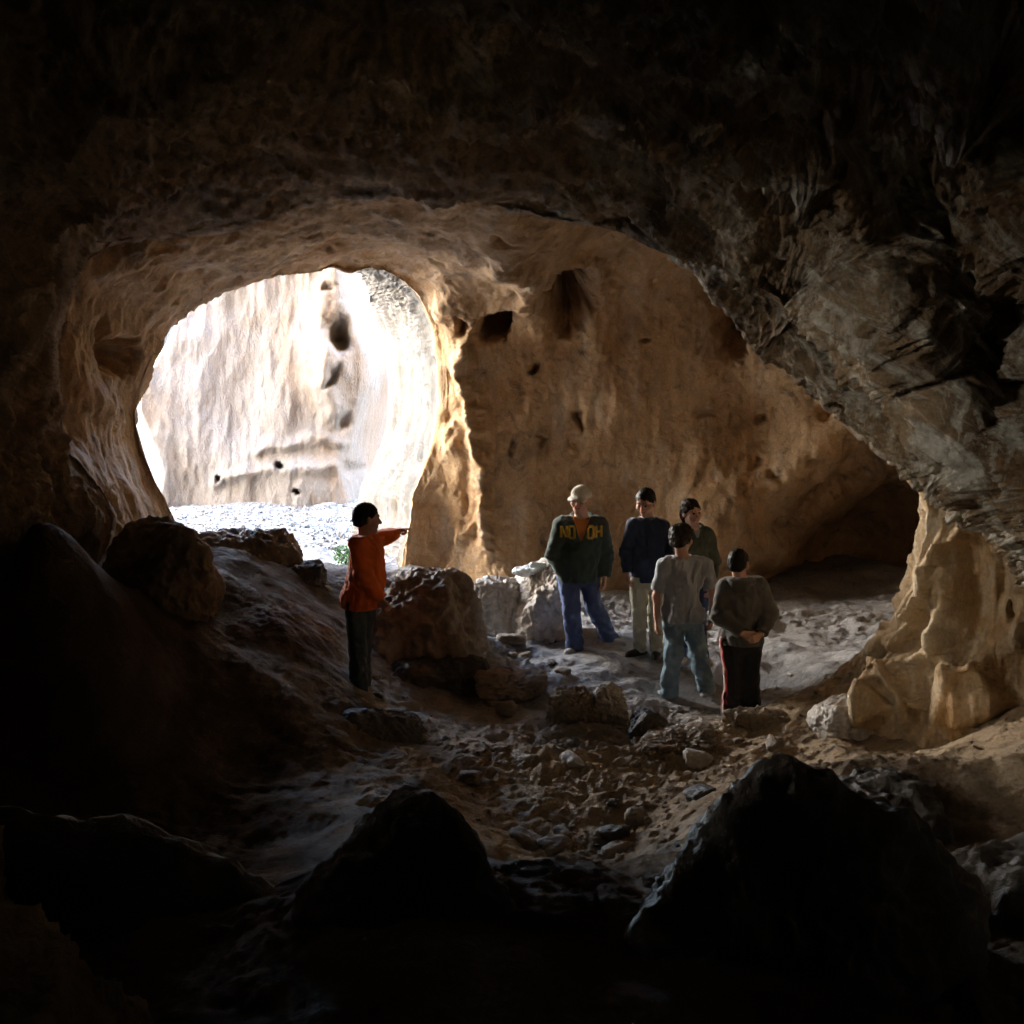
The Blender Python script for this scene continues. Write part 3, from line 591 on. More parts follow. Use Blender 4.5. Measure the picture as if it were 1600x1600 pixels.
# loose stones about the floor
r_ = random.Random(5); base = [boulder_mesh('loose_stone', 200 + k, (1, 0.8, 0.65), M[m_], n=3, rough=0.22, nplanes=7, hard=16) for k, m_ in enumerate(['rock', 'rock', 'pale_rock', 'dark_rock', 'rock'])]
zones = [(700, 1120, 1050, 1330, 24), (1120, 1240, 930, 1060, 6), (620, 780, 1060, 1200, 12), (960, 1260, 1100, 1220, 20), (740, 880, 1000, 1060, 14), (820, 1000, 1280, 1350, 22), (1180, 1400, 1060, 1130, 16)]
def ground_hit(px, py):
    o = np.array([0, 0, CAMZ]); d = PY(px, py, 1.0) - o
    ts = np.linspace(7.5, 18, 420); q = o + d[None] * ts[:, None]
    k = np.argmax(q[:, 2] < floor_z(q[:, 0], q[:, 1])); return q[k]
for (x0, x1, y0, y1, n_) in zones:
    if x1 < x0: x0, x1 = x1, x0
    if y1 < y0: y0, y1 = y1, y0
    for k in range(n_):
        q = ground_hit(r_.uniform(x0, x1), r_.uniform(y0, y1))
        s_ = 0.014 + 0.13 * r_.random() ** 4.5
        o = link('loose_stone', r_.choice(base)); o.location = (q[0], q[1], float(floor_z(q[0], q[1])) + s_ * 0.02)
        o.scale = (s_ * r_.uniform(.8, 1.3), s_, s_ * r_.uniform(.6, 1)); o.rotation_euler = (r_.uniform(-.3, .3), r_.uniform(-.3, .3), r_.uniform(0, 6.3))
        tag(o, 'small loose rubble stone lying on the rough cave floor', 'stone', 'loose stones scattered over the cave floor')

# ---------------- flowstone column at the right
NR, NU = 360, 460
pyv = np.linspace(660, 1260, NR)
Lx = np.interp(pyv, [660, 700, 735, 770, 800, 840, 880, 920, 950, 985, 1020, 1045, 1070, 1085, 1100, 1130, 1180, 1260], [1436, 1440, 1447, 1450, 1452, 1448, 1438, 1424, 1410, 1385, 1360, 1335, 1300, 1270, 1262, 1300, 1330, 1330])
LY = np.interp(pyv, [660, 735, 900, 1000, 1085, 1150, 1260], [10.6, 10.7, 10.9, 11.3, 12.0, 11.4, 10.8])
FY = np.interp(pyv, [660, 760, 900, 1050, 1150, 1260], [10.35, 10.25, 10.2, 10.1, 10.0, 9.9])
rows = []
for i in range(NR):
    u = np.linspace(0, 1, NU // 2); px_ = Lx[i] + (1730 - Lx[i]) * u
    w_ = (px_ - Lx[i]) / 130; yy = FY[i] + (LY[i] - FY[i]) * np.exp(-w_ * 1.1) - 0.10 * np.clip((px_ - 1560) / 170, 0, 1)
    fr_ = PY(px_, np.full_like(px_, pyv[i]), yy)
    ub = np.linspace(1, 0, NU - NU // 2); pxb = Lx[i] + 2 + (1730 - Lx[i]) * ub; yb = LY[i] + 0.9 * np.sin(np.clip(ub, 0, 1) * math.pi) ** 0.6 + 0.05 - 0.9 * (ub > .98) * 0
    bk_ = PY(pxb, np.full_like(pxb, pyv[i]), yb); bk_[:, 2] = fr_[::-1][:len(bk_), 2] * 0 + bk_[:, 2]
    rows.append(np.vstack([fr_, bk_]))
G = np.array(rows); n_ = grid_normals(G, True); vw = np.array([0, 0, CAMZ]) - G[180, 100]; n_ *= np.sign((n_[180, 100] * vw).sum())
px, py = proj(G); f = G.reshape(-1, 3); px, py = warp_px(px, py, f, 5, 2.5)
d = 0.06 * fbm(f * 1.3, 3) + 0.075 * fbm(f * np.array([3.4, 3.4, 0.35]), 3, 0.5) + 0.014 * fbm(f * np.array([8, 8, 1.3]), 4, 0.55, ridged=True)
d = d.reshape(px.shape)
for poly, w_, a_ in [([(1535, 780), (1512, 818), (1490, 852), (1480, 890), (1487, 940), (1478, 985), (1450, 1022), (1395, 1062), (1350, 1125)], 14, 0.22), ([(1475, 1000), (1490, 1050), (1482, 1075)], 10, 0.12),
                     ([(1610, 930), (1570, 1000), (1535, 1062), (1542, 1095)], 18, 0.24), ([(1502, 1062), (1465, 1100), (1445, 1170)], 12, 0.12), ([(1395, 1062), (1405, 1100), (1410, 1130)], 6, 0.10),
                     ([(1462, 740), (1468, 820), (1458, 900), (1430, 970)], 5.5, 0.15), ([(1482, 770), (1484, 850), (1470, 900), (1446, 950), (1400, 1010)], 6, 0.14), ([(1508, 790), (1500, 830)], 6, .1), ([(1560, 860), (1545, 930), (1550, 1000), (1530, 1060)], 10, 0.12), ([(1450, 730), (1500, 770), (1550, 830), (1590, 880), (1600, 950)], 14, 0.16),
                     ([(1380, 1000), (1340, 1050), (1290, 1090)], 10, 0.08)]:
    d += ridge_px(px, py, poly, w_, a_)
for b_ in [(1545, 960, 38, 90, -0.22, 8, 2), (1390, 1090, 12, 10, -0.2, 0, 2), (1440, 1105, 28, 30, -0.14, 20, 2), (1440, 990, 26, 30, -0.12, 30, 2), (1500, 1120, 26, 50, 0.12, 0, 2), (1580, 955, 9, 14, -0.3, 0, 4)]:
    d += blob_px(px, py, *b_[:5], b_[5], b_[6])
G = G + n_ * (d * 1.0)[..., None]
G[:, :, :] = G
# close top and bottom by pinching
for k in range(12):
    for r0, kk in ((k, 1 - k / 12), (NR - 1 - k, 1 - k / 12)):
        c_ = G[r0].mean(0); G[r0] = G[r0] * (1 - kk ** 2 * 0.0) + c_ * kk ** 2 * 0.0
me = mesh_np('flowstone_column', G.reshape(-1, 3), grid_quads(NR, NU, True), M['column'])
tag(link('flowstone_column', me), 'fluted ochre flowstone column joining floor and overhang at the right', 'rock column')
# ================================================================== PEOPLE
def surface_nets(Fv, org, h):
    nx, ny, nz = Fv.shape; ins = Fv < 0
    c = np.zeros((nx - 1, ny - 1, nz - 1), np.int8)
    for i in (0, 1):
        for j in (0, 1):
            for k in (0, 1): c += ins[i:nx - 1 + i, j:ny - 1 + j, k:nz - 1 + k]
    act = (c > 0) & (c < 8); I, J, K = np.nonzero(act); n = len(I)
    idx = -np.ones(act.shape, np.int64); idx[I, J, K] = np.arange(n)
    s = np.zeros((n, 3)); w = np.zeros(n)
    co = [(i, j, k) for i in (0, 1) for j in (0, 1) for k in (0, 1)]
    for a in co:
        for ax in range(3):
            if a[ax]: continue
            b = list(a); b[ax] = 1
            fa = Fv[I + a[0], J + a[1], K + a[2]]; fb = Fv[I + b[0], J + b[1], K + b[2]]
            m = (fa < 0) != (fb < 0); t = np.where(m, fa / np.where(m, fa - fb, 1), 0)
            q = np.tile(np.array(a, float), (n, 1)); q[:, ax] += t
            s += q * m[:, None]; w += m
    V = (np.stack([I, J, K], -1) + s / np.maximum(w, 1)[:, None]) * h + org
    Q = []
    for ax in range(3):
        sl0 = [slice(None)] * 3; sl1 = [slice(None)] * 3; sl0[ax] = slice(0, -1); sl1[ax] = slice(1, None)
        a_, b_ = ins[tuple(sl0)], ins[tuple(sl1)]
        u, v = [(1, 2), (2, 0), (0, 1)][ax]
        e = np.nonzero(a_ != b_); e = np.stack(e, -1)
        ok = (e[:, u] > 0) & (e[:, v] > 0) & (e[:, u] < Fv.shape[u] - 1) & (e[:, v] < Fv.shape[v] - 1); e = e[ok]
        fl_ = a_[e[:, 0], e[:, 1], e[:, 2]]
        def g(du, dv):
            q = e.copy(); q[:, u] -= du; q[:, v] -= dv; return idx[q[:, 0], q[:, 1], q[:, 2]]
        q = np.stack([g(1, 1), g(0, 1), g(0, 0), g(1, 0)], -1)
        q[~fl_] = q[~fl_][:, ::-1]; Q.append(q)
    Q = np.concatenate(Q); Q = Q[(Q >= 0).all(1)]
    return V, Q

def mesh_sdf(fun, lo, hi, h):
    lo = np.array(lo, float); hi = np.array(hi, float); n = np.ceil((hi - lo) / h).astype(int) + 1
    g = np.stack(np.meshgrid(*[lo[i] + h * np.arange(n[i]) for i in range(3)], indexing='ij'), -1).reshape(-1, 3).astype(np.float32)
    return surface_nets(fun(g).reshape(n), lo, h)

def sdf_obj(name, parts, mat, parent, origin):
    Vs, Qs, k = [], [], 0
    for fun, lo, hi, h in parts:
        V, Q = mesh_sdf(fun, lo, hi, h)
        if len(V): Vs.append(V); Qs.append(Q + k); k += len(V)
    V = np.concatenate(Vs) - np.array(origin)
    return link(name, mesh_np(name, V, np.concatenate(Qs), mat), parent)

def smin(a, b, k):
    h = np.clip(0.5 + 0.5 * (b - a) / k, 0, 1); return b * (1 - h) + a * h - k * h * (1 - h)
def cap(p, a, b, ra, rb):
    a = np.asarray(a, np.float32); b = np.asarray(b, np.float32); ba = b - a; pa = p - a
    h = np.clip((pa @ ba) / float(ba @ ba + 1e-9), 0, 1)
    return np.linalg.norm(pa - h[:, None] * ba, axis=1) - (ra + (rb - ra) * h)
def ell(p, c, r):
    r = np.asarray(r, np.float32); q = (p - np.asarray(c, np.float32)) / r; k0 = np.linalg.norm(q, axis=1); k1 = np.linalg.norm(q / r, axis=1)
    return k0 * (k0 - 1) / np.maximum(k1, 1e-6)
def uni(ds, k):
    d = ds[0]
    for e in ds[1:]: d = smin(d, e, k)
    return d
def frame(yaw, pitch=0, roll=0):
    """rows: right-hand x (viewer's right when facing the viewer), forward y, up z. yaw 0 faces the viewer, 90 faces picture right, 180 away"""
    y_, p_, r_ = R(yaw), R(pitch), R(roll)
    f = np.array([math.sin(y_), -math.cos(y_), 0]); u = np.array([0, 0, 1.0]); x = np.cross(f, u)
    f2 = f * math.cos(p_) - u * math.sin(p_); u2 = np.cross(x, f2)
    x2 = x * math.cos(r_) + u2 * math.sin(r_); u3 = -x * math.sin(r_) + u2 * math.cos(r_)
    return np.stack([x2, f2, u3]).astype(np.float32)
def loc(p, c, Fm, s=1.0): return ((p - np.asarray(c, np.float32)) @ Fm.T) / s

def head_sdf(q):
    d = uni([ell(q, (0, -.012, .032), (.075, .094, .088)), ell(q, (0, .030, -.040), (.056, .058, .072))], .03)
    d = smin(d, cap(q, (0, .062, -.092), (0, .066, -.088), .024, .024), .025)
    d = uni([d, cap(q, (-.04, .058, -.02), (-.04, .058, -.02), .028, .028), cap(q, (.04, .058, -.02), (.04, .058, -.02), .028, .028)], .02)
    d = smin(d, cap(q, (-.032, .076, .030), (.032, .076, .030), .014, .014), .014)
    for s in (-1, 1):
        d = -smin(-d, ell(q, (s * .031, .098, .010), (.018, .016, .011)), .010)
        d = smin(d, ell(q, (s * .078, -.004, -.004), (.010, .019, .031)), .008)
    d = smin(d, cap(q, (0, .086, .014), (0, .108, -.022), .008, .0135), .010)
    d = smin(d, cap(q, (-.018, .084, -.053), (.018, .084, -.053), .009, .009), .008)
    d = -smin(-d, cap(q, (-.024, .097, -.050), (.024, .097, -.050), .0045, .0045), .004)
    return d

def hair_sdf(q, kind):
    if kind == 'short': t, a, b = .007, 0.012, -.062
    elif kind == 'mop': t, a, b = .018, 0.022, -.075
    else: t, a, b = .012, 0.020, -.085
    d = ell(q, (0, -.014, .032), (.075 + t, .094 + t, .088 + t))
    d = smin(d, ell(q, (0, -.05, -.02), (.062 + t * .6, .055, .055)), .03)
    n = 0.005 * fbm(q * np.array([60, 60, 22]), 3, .6, ridged=True) + (0.009 * fbm(q * 20 + 3, 2) if kind != 'short' else 0.002 * fbm(q * 20, 2))
    d = d + n
    cut = q[:, 1] - a - 1.0 * q[:, 2] + (0.02 * perlin(q * 30))
    d = np.maximum(d, cut * 0.7); d = np.maximum(d, b - q[:, 2] + .01 * perlin(q * 40))
    if kind == 'long':
        d = uni([d, cap(q, (0, -.10, .02), (0, -.125, -.05), .034, .03), cap(q, (0, -.125, -.05), (0, -.09, -.16), .03, .015)], .02)
    return d

def hand_sdf(p, w, dirn, palm, side, curl=0.5, point=False):
    """w wrist, dirn towards the fingers, palm the palm's normal, side +1/-1 puts the thumb"""
    dirn = np.array(dirn, float); dirn /= np.linalg.norm(dirn); palm = np.array(palm, float); palm -= dirn * (palm @ dirn); palm /= np.linalg.norm(palm)
    lat = np.cross(dirn, palm) * side
    w = np.array(w, float); ds = []
    P3 = lambda a, b, c: w + dirn * a + lat * b + palm * c
    for i, (off, L) in enumerate([(.030, .072), (.010, .080), (-.010, .075), (-.029, .060)]):
        ds.append(cap(p, P3(0, off * .5, 0), P3(.088, off, 0), .0165, .0125))
    pal = uni(ds, .012); fs = []
    for i, (off, L) in enumerate([(.030, .072), (.010, .080), (-.010, .075), (-.029, .060)]):
        c_ = curl * (1 + .12 * i)
        if point and i == 0: c_ = 0.05
        elif point: c_ = 1.5
        p0 = np.array([.088, off, 0.]); a1 = c_ * .8; p1 = p0 + np.array([math.cos(a1), off * 1.0, math.sin(a1)]) * L * .45
        a2 = a1 + c_ * 1.0; p2 = p1 + np.array([math.cos(a2), off * .6, math.sin(a2)]) * L * .32
        a3 = a2 + c_ * .6; p3 = p2 + np.array([math.cos(a3), 0, math.sin(a3)]) * L * .25
        fs.append(uni([cap(p, P3(*p0), P3(*p1), .0115, .0095), cap(p, P3(*p1), P3(*p2), .0095, .0085), cap(p, P3(*p2), P3(*p3), .0085, .007)], .003))
    th = uni([cap(p, P3(.02, .022, .008), P3(.055, .048, .02), .014, .012), cap(p, P3(.055, .048, .02), P3(.090, .052, .032), .011, .008)], .006)
    d = pal
    for f_ in fs: d = smin(d, f_, .004)
    return smin(d, th, .008)

def limb(p, a, m, b, r):
    return uni([cap(p, a, m, r[0], r[1]), cap(p, m, b, r[1], r[2])], .03)

def build_person(label, Y0, J, style, group='people standing in the cave'):
    """J: joints as (px, py, offset in distance). Screen left / right limbs are l / r"""
    W = {k: PY(float(v[0]), float(v[1]), Y0 + (v[2] if len(v) > 2 else 0)) for k, v in J.items()}
    base = (W['ankl'] + W['ankr']) / 2; base = base.copy()
    gz = min(W['ankl'][2], W['ankr'][2]) - 0.085; base[2] = gz
    e = bpy.data.objects.new('person', None); COL.objects.link(e); e.location = base; e.empty_display_size = .2
    tag(e, label, 'person', group)
    st = style; k = st.get('k', 1.0); hs = st.get('head', 1.0) * 1.17
    Ft = frame(st['yaw']); Fh = frame(*st['hyaw'])
    x_, f_, u_ = Ft
    hc = W['head']; neck = W['neck']; sl, sr = W['sl'], W['sr']; pel = W['pel']
    ch = (sl + sr) / 2 * 1.0; ch = ch * 0.5 + neck * 0.5 - np.array([0, 0, .16])
    wst = pel * .5 + ch * .5; belly = st.get('belly', 0)
    hw = st.get('hip', .095) * k
    side_dir = (sr - sl); side_dir = side_dir / np.linalg.norm(side_dir); side_dir[2] = 0; side_dir /= np.linalg.norm(side_dir)
    hl, hr = pel - side_dir * hw, pel + side_dir * hw
    fwd = f_.astype(float)
    def torso(p, g=0.0):
        def E(c, r, g=g): return ell(loc(p, c, Ft), (0, 0, 0), (r[0] + g, r[1] + g, r[2] + g))
        ds = [E(ch + fwd * .01, (.165 * k, .115 * k, .20)), E(wst + fwd * (.01 + belly * .5), (.145 * k + belly * .3, .11 * k + belly, .17)), E(pel - fwd * .01, (.165 * k, .115 * k + belly * .3, .13))]
        shr = .062 * k
        ds += [cap(p, neck - np.array([0, 0, .05]), sl * .85 + neck * .15, shr * .9 + g, shr + g), cap(p, neck - np.array([0, 0, .05]), sr * .85 + neck * .15, shr * .9 + g, shr + g)]
        return uni(ds, .06)
    hand = {}
    for s in 'lr':
        if 'w' + s in W:
            el, wr = W['e' + s], W['w' + s]; dirn = st.get('hd' + s); dirn = (wr - el) if dirn is None else np.array(dirn)
            hand[s] = (wr, dirn)
    def skin(p):
        q = loc(p, hc, Fh, hs); d = head_sdf(q) * hs
        d = smin(d, cap(p, neck - np.array([0, 0, .03]), hc - Fh[2] * .06 - Fh[1] * .015, .068 * k, .058), .02)
        d = smin(d, torso(p, -.012), .03)
        for s in 'lr':
            if 'e' + s in W: d = smin(d, limb(p, W['s' + s], W['e' + s], W['w' + s], (.050 * k, .040 * k, .027)), .03)
        for s, hj in (('l', hl), ('r', hr)):
            d = smin(d, limb(p, hj, W['k' + s], W['ank' + s], (.082 * k, .055, .038)), .03)
        return d
    pts = np.array(list(W.values())); lo, hi = pts.min(0) - .22, pts.max(0) + .22; lo[2] = gz + .02; hi[2] = hc[2] + .16
    zc = hc[2] - .13
    ps = [(skin, (lo[0], lo[1], lo[2]), (hi[0], hi[1], zc + .006), .0125), (skin, (hc[0] - .14, hc[1] - .16, zc), (hc[0] + .14, hc[1] + .16, hc[2] + .14), .0055)]
    for s in hand:
        wr, dirn = hand[s]; hid = st.get('hide' + s)
        if hid: continue
        pn = st.get('palm' + s, (wr * 0 + (pel - wr) * np.array([1, 1, 0]))); sd = st.get('th' + s, -1 if s == 'l' else 1)
        fn = (lambda p, wr=wr, dirn=dirn, pn=pn, sd=sd, s=s: hand_sdf(p, wr, dirn, pn, sd, st.get('curl', .45), st.get('point' + s, False)))
        dn = dirn / np.linalg.norm(dirn); c_ = wr + dn * .09
        ps.append((fn, c_ - .15, c_ + .15, .0045))
    o = sdf_obj('body', ps, M[st.get('skin', 'skin')], e, base)
    # eyes
    if st.get('eyes', True):
        for s in (-1, 1):
            d0, q0 = ico(2); c_ = hc + (Fh.T @ np.array([s * .030, .080, .010])) * hs
            eo = link('eye', mesh_np('eye', d0 * .0115 * hs, q0, M['eye']), e); eo.location = c_ - base
        for s in (-1, 1):
            def brow(p, s=s):
                q = loc(p, hc, Fh, hs); return cap(q, (s * .046, .079, .030), (s * .017, .088, .034), .0045, .005) * hs
            sdf_obj('eyebrow', [(brow, hc - .14, hc + .14, .0045)], M[st.get('hairmat', 'hair')], e, base)
        def lips(p):
            q = loc(p, hc, Fh, hs); return cap(q, (-.020, .086, -.053), (.020, .086, -.053), .0075, .0075) * hs
        sdf_obj('mouth', [(lips, hc - .16, hc + .14, .0045)], M['lip'], e, base)
    # hair
    if st.get('hair'):
        hf = lambda p: hair_sdf(loc(p, hc, Fh, hs), st['hair']) * hs
        sdf_obj('hair', [(hf, hc - .21, hc + .16, .006)], M[st['hairmat']], e, base)
    # trousers
    wz = pel[2] + .10; tr = st.get('trad', (.098, .074, .070))
    legn = st.get('fold', 1.0)
    def trous(p):
        d = ell(loc(p, pel - fwd * .01, Ft), (0, 0, 0), (.170 * k, .125 * k + belly * .5, .14))
        for s, hj in (('l', hl), ('r', hr)):
            kn, an = W['k' + s], W['ank' + s]; an2 = an + np.array([0, 0, -.035])
            dl = limb(p, hj + np.array([0, 0, -.02]), kn, an2, (tr[0] * k, tr[1] * k, tr[2] * k))
            t = np.clip((hj[2] - p[:, 2]) / (hj[2] - an[2]), 0, 1)
            ph = p[:, 2] * 62 + 5 * perlin(p * 5) + 3 * p[:, 0] * 10
            dl = dl + legn * (.0045 * np.sin(ph) * np.clip((t - .35) * 1.6, 0, 1) + .007 * fbm(p * np.array([11, 11, 8]) + 3, 3, ridged=True) + .012 * perlin(p * np.array([8, 8, 3.5]) + 30))
            dl = np.maximum(dl, an[2] - .055 - p[:, 2] - .02 * (p - an) @ fwd)
            d = smin(d, dl, .02)
        return np.maximum(d, p[:, 2] - wz)
    lo2 = np.array([min(W[a][0] for a in ('ankl', 'ankr', 'kl', 'kr', 'pel')) - .26, min(W[a][1] for a in ('ankl', 'ankr', 'kl', 'kr', 'pel')) - .24, gz])
    hi2 = np.array([max(W[a][0] for a in ('ankl', 'ankr', 'kl', 'kr', 'pel')) + .26, max(W[a][1] for a in ('ankl', 'ankr', 'kl', 'kr', 'pel')) + .24, wz + .03])
    tro = sdf_obj('trousers', [(trous, lo2, hi2, .0085)], M[st['trouser']], e, base)
    # shoes
    for s in 'lr':
        an = W['ank' + s]; ty = st.get('toe' + s, st['yaw']); Fs = frame(ty)
        def shoe(p, an=an, Fs=Fs):
            q = loc(p, (an[0], an[1], an[2] - .085), Fs)
            d = uni([ell(q, (0, .10, .028), (.048, .11, .038)), ell(q, (0, -.01, .038), (.042, .070, .052)), cap(q, (0, -.02, .06), (0, -.01, .11), .042, .040)], .03)
            d = np.maximum(d, -q[:, 2] + .002)
            return smin(d, np.maximum(np.maximum(ell(q, (0, .055, .0), (.056, .165, .06)), q[:, 2] - .022), -q[:, 2]), .006)
        c_ = np.array([an[0], an[1], an[2] - .04])
        sdf_obj('shoe', [(shoe, c_ - np.array([.25, .25, .07]), c_ + np.array([.25, .25, .13]), .006)], M[st['shoe']], e, base)
    # top
    tp = st['top']; hem = pel[2] + tp.get('hem', -.04); g = tp.get('g', .02); ar = tp.get('arm', (.072, .060, .048)); vneck = tp.get('v')
    sn = tp.get('fold', 1.0); short = tp.get('short')
    nk = neck + np.array([0, 0, tp.get('neckz', .02)])
    def top(p):
        d = torso(p, g)
        hz = ell(loc(p, pel + np.array([0, 0, .0]), Ft), (0, 0, 0), (.178 * k + tp.get('flare', 0), .130 * k + belly * .6 + tp.get('flare', 0), .20)); d = smin(d, hz, .05)
        pw = p + .05 * np.stack([perlin(p * 4), perlin(p * 4 + 9), perlin(p * 4 + 20)], -1)
        fo = sn * (.014 * perlin(p * np.array([8, 8, 4]) + 11) + .013 * perlin(pw * np.array([17, 17, 4.5]) + 21) + .007 * fbm(pw * np.array([13, 13, 9]) + 4, 3, ridged=True))
        d = d + fo; d = np.maximum(d, hem - p[:, 2] + .012 * perlin(p * 6))
        for s in 'lr':
            if 'e' + s not in W: continue
            sh, el, wr = W['s' + s], W['e' + s], W['w' + s]
            if short: end = sh + (el - sh) * .78; da = cap(p, sh, end, .074 * k, .070 * k); ax = (el - sh) / np.linalg.norm(el - sh); da = np.maximum(da, (p - end) @ ax.astype(np.float32))
            else:
                da = limb(p, sh, el, wr, (ar[0] * k, ar[1] * k, ar[2] * k)); ax = (wr - el) / np.linalg.norm(wr - el)
                if st.get('hide' + s) != 'pocket': da = np.maximum(da, (p - (wr - ax * .005)) @ ax.astype(np.float32))
            tt = np.linalg.norm(p - el.astype(np.float32), axis=1)
            da = da + sn * (.006 * np.sin(p[:, 2] * 75 + 4 * perlin(p * 6)) * np.exp(-(tt / .13) ** 2) + .009 * perlin(p * 12 + 5))
            d = smin(d, da, .028)
        # neckline
        if vneck:
            q = loc(p, nk, Ft); wv = np.abs(q[:, 0]) - .012 - (q[:, 2] + vneck) * .33
            cutv = np.maximum(np.maximum(wv, -q[:, 1] - .0), -(q[:, 2] + vneck)); d = np.maximum(d, -cutv)
        d = np.maximum(d, -(np.linalg.norm((p - nk.astype(np.float32)) * np.array([1, 1, .9]), axis=1) - .074 * k))
        d = np.maximum(d, (p[:, 2] - nk[2] - .012))
        return d
    wpts = [W[a] for a in W if a not in ('head', 'kl', 'kr', 'ankl', 'ankr')]; wp_ = np.array(wpts)
    lo3 = wp_.min(0) - .16; hi3 = wp_.max(0) + .16; lo3[2] = min(hem, wp_[:, 2].min()) - .06; hi3[2] = nk[2] + .05
    lo3[:2] = np.minimum(lo3[:2], pel[:2] - .32); hi3[:2] = np.maximum(hi3[:2], pel[:2] + .32)
    to = sdf_obj(tp['name'], [(top, lo3, hi3, .0085)], M[tp['mat']], e, base)
    if tp.get('under'):
        def und(p):
            d = torso(p, g - .020)
            d = np.maximum(d, hem + .05 - p[:, 2]); return np.maximum(d, -(np.linalg.norm(p - (nk + np.array([0, 0, .03])).astype(np.float32), axis=1) - .085))
        sdf_obj('shirt', [(und, np.array([ch[0] - .3, ch[1] - .3, hem]), np.array([ch[0] + .3, ch[1] + .3, nk[2] + .03]), .010)], M[tp['under']], e, base)
    if tp.get('hood'):
        def hood(p):
            q = loc(p, nk + np.array([0, 0, -.01]) - fwd * .03, Ft); a = np.arctan2(q[:, 0], q[:, 1])
            rr = np.sqrt((q[:, 0] / 1.05) ** 2 + q[:, 1] ** 2); back_ = np.clip((-q[:, 1] + .05) / .1, 0, 1)
            d = np.sqrt((rr - .095) ** 2 + (q[:, 2] + .02 * (1 - back_)) ** 2) - (.022 + .020 * back_)
            d = smin(d, ell(q, (0, -.105, -.05), (.085, .035, .07)), .03)
            return np.maximum(d + .006 * perlin(p * 18), -(np.maximum(np.abs(q[:, 0]) - .035, -q[:, 1])))
        sdf_obj('hood', [(hood, nk - .26, nk + .2, .0075)], M[tp['mat']], e, base)
    elif tp.get('collar'):
        def coll(p):
            q = loc(p, nk, Ft); rr = np.linalg.norm(q[:, :2], axis=1)
            return np.sqrt((rr - .070 * k) ** 2 + (q[:, 2] * .8) ** 2) - .011
        sdf_obj('collar', [(coll, nk - .13, nk + .13, .0055)], M[tp['collar']], e, base)
    return e, base, dict(W=W, Ft=Ft, Fh=Fh, hc=hc, hs=hs, top=to, trousers=tro, torso=torso, nk=nk, k=k, pel=pel)

def cloth(name, col, var=0.18, rough=0.9, weave=240, sheen=.2):
    t = NT(name); co = t.coord('obj'); n1 = t.noise(co, 5, 5, 0.6)
    c = t.ramp(n1, [(0.3, tuple(x * (1 - var) for x in col)), (0.7, tuple(min(1, x * (1 + var)) for x in col))])
    nb = t.bump(t.noise(co, 40, 4, 0.6), 0.5, .004); nb = t.bump(t.noise(co, weave, 2, .5), .4, .001, nb)
    t.b.inputs['Sheen Weight'].default_value = sheen; t.b.inputs['Sheen Roughness'].default_value = 0.5
    return t.done(c, rough, nb, 0.2)
def denim(name, a, b):
    t = NT(name); co = t.coord('obj'); n1 = t.noise(co, 4.5, 6, 0.65)
    c = t.ramp(n1, [(0.35, a), (0.68, b)])
    nb = t.bump(t.noise(co, 30, 5, 0.65), 0.6, .005)
    return t.done(c, .9, nb, 0.2)
def skin_mat(name, col):
    t = NT(name); co = t.coord('obj'); c = t.ramp(t.noise(co, 14, 4, .6), [(.3, tuple(x * .85 for x in col)), (.7, col)])
    t.b.inputs['Subsurface Weight'].default_value = 0.12; t.b.inputs['Subsurface Radius'].default_value = (.6, .2, .1); t.b.inputs['Subsurface Scale'].default_value = .02
    return t.done(c, .55, t.bump(t.noise(co, 90, 3, .6), .3, .002), .4)
M['skin'] = skin_mat('skin', (0.62, 0.35, 0.25)); M['eye'] = plain_mat('eye_dark', (0.06, 0.04, 0.03), .2, .1)
M['lip'] = skin_mat('lip_skin', (0.42, 0.16, 0.13)); M['hair'] = cloth('dark_hair', (0.012, 0.009, 0.007), .4, .5, sheen=0); M['hair_brown'] = cloth('brown_hair', (0.035, 0.022, 0.014), .4, .5, sheen=0)
M['green_jacket'] = cloth('dark_green_fleece', (0.062, 0.090, 0.078)); M['navy'] = cloth('navy_knit', (0.035, 0.048, 0.085)); M['orange_shirt'] = cloth('orange_cotton', (0.66, 0.24, 0.06))
M['grey_tee'] = cloth('grey_cotton', (0.40, 0.425, 0.46)); M['charcoal'] = cloth('charcoal_fleece', (0.10, 0.095, 0.088)); M['olive'] = cloth('dark_olive_cloth', (0.09, 0.10, 0.07))
M['orange_jacket'] = cloth('orange_fleece', (0.95, 0.17, 0.025)); M['yellow'] = cloth('yellow_felt', (0.58, 0.38, 0.06)); M['cream'] = cloth('cream_cotton', (0.78, 0.72, 0.60))
M['blue_jeans'] = denim('dark_blue_denim', (0.06, 0.08, 0.17), (0.12, 0.16, 0.30)); M['pale_jeans'] = denim('faded_blue_denim', (0.16, 0.25, 0.33), (0.32, 0.44, 0.52)); M['grey_jeans'] = denim('grey_denim', (0.06, 0.07, 0.075), (0.11, 0.125, 0.13))
M['khaki'] = cloth('khaki_cotton', (0.50, 0.48, 0.36)); M['black'] = cloth('black_track_cloth', (0.012, 0.012, 0.014), .3, .7); M['red'] = cloth('red_stripe_cloth', (0.45, 0.03, 0.03)); M['whitecloth'] = cloth('white_stripe_cloth', (0.6, 0.58, 0.55))
M['shoe_grey'] = cloth('grey_shoe_leather', (0.4, 0.39, 0.38), .2, .6); M['shoe_dark'] = cloth('dark_shoe_leather', (0.035, 0.03, 0.025), .2, .55); M['pale_blue'] = cloth('pale_blue_cotton', (0.28, 0.33, 0.40))

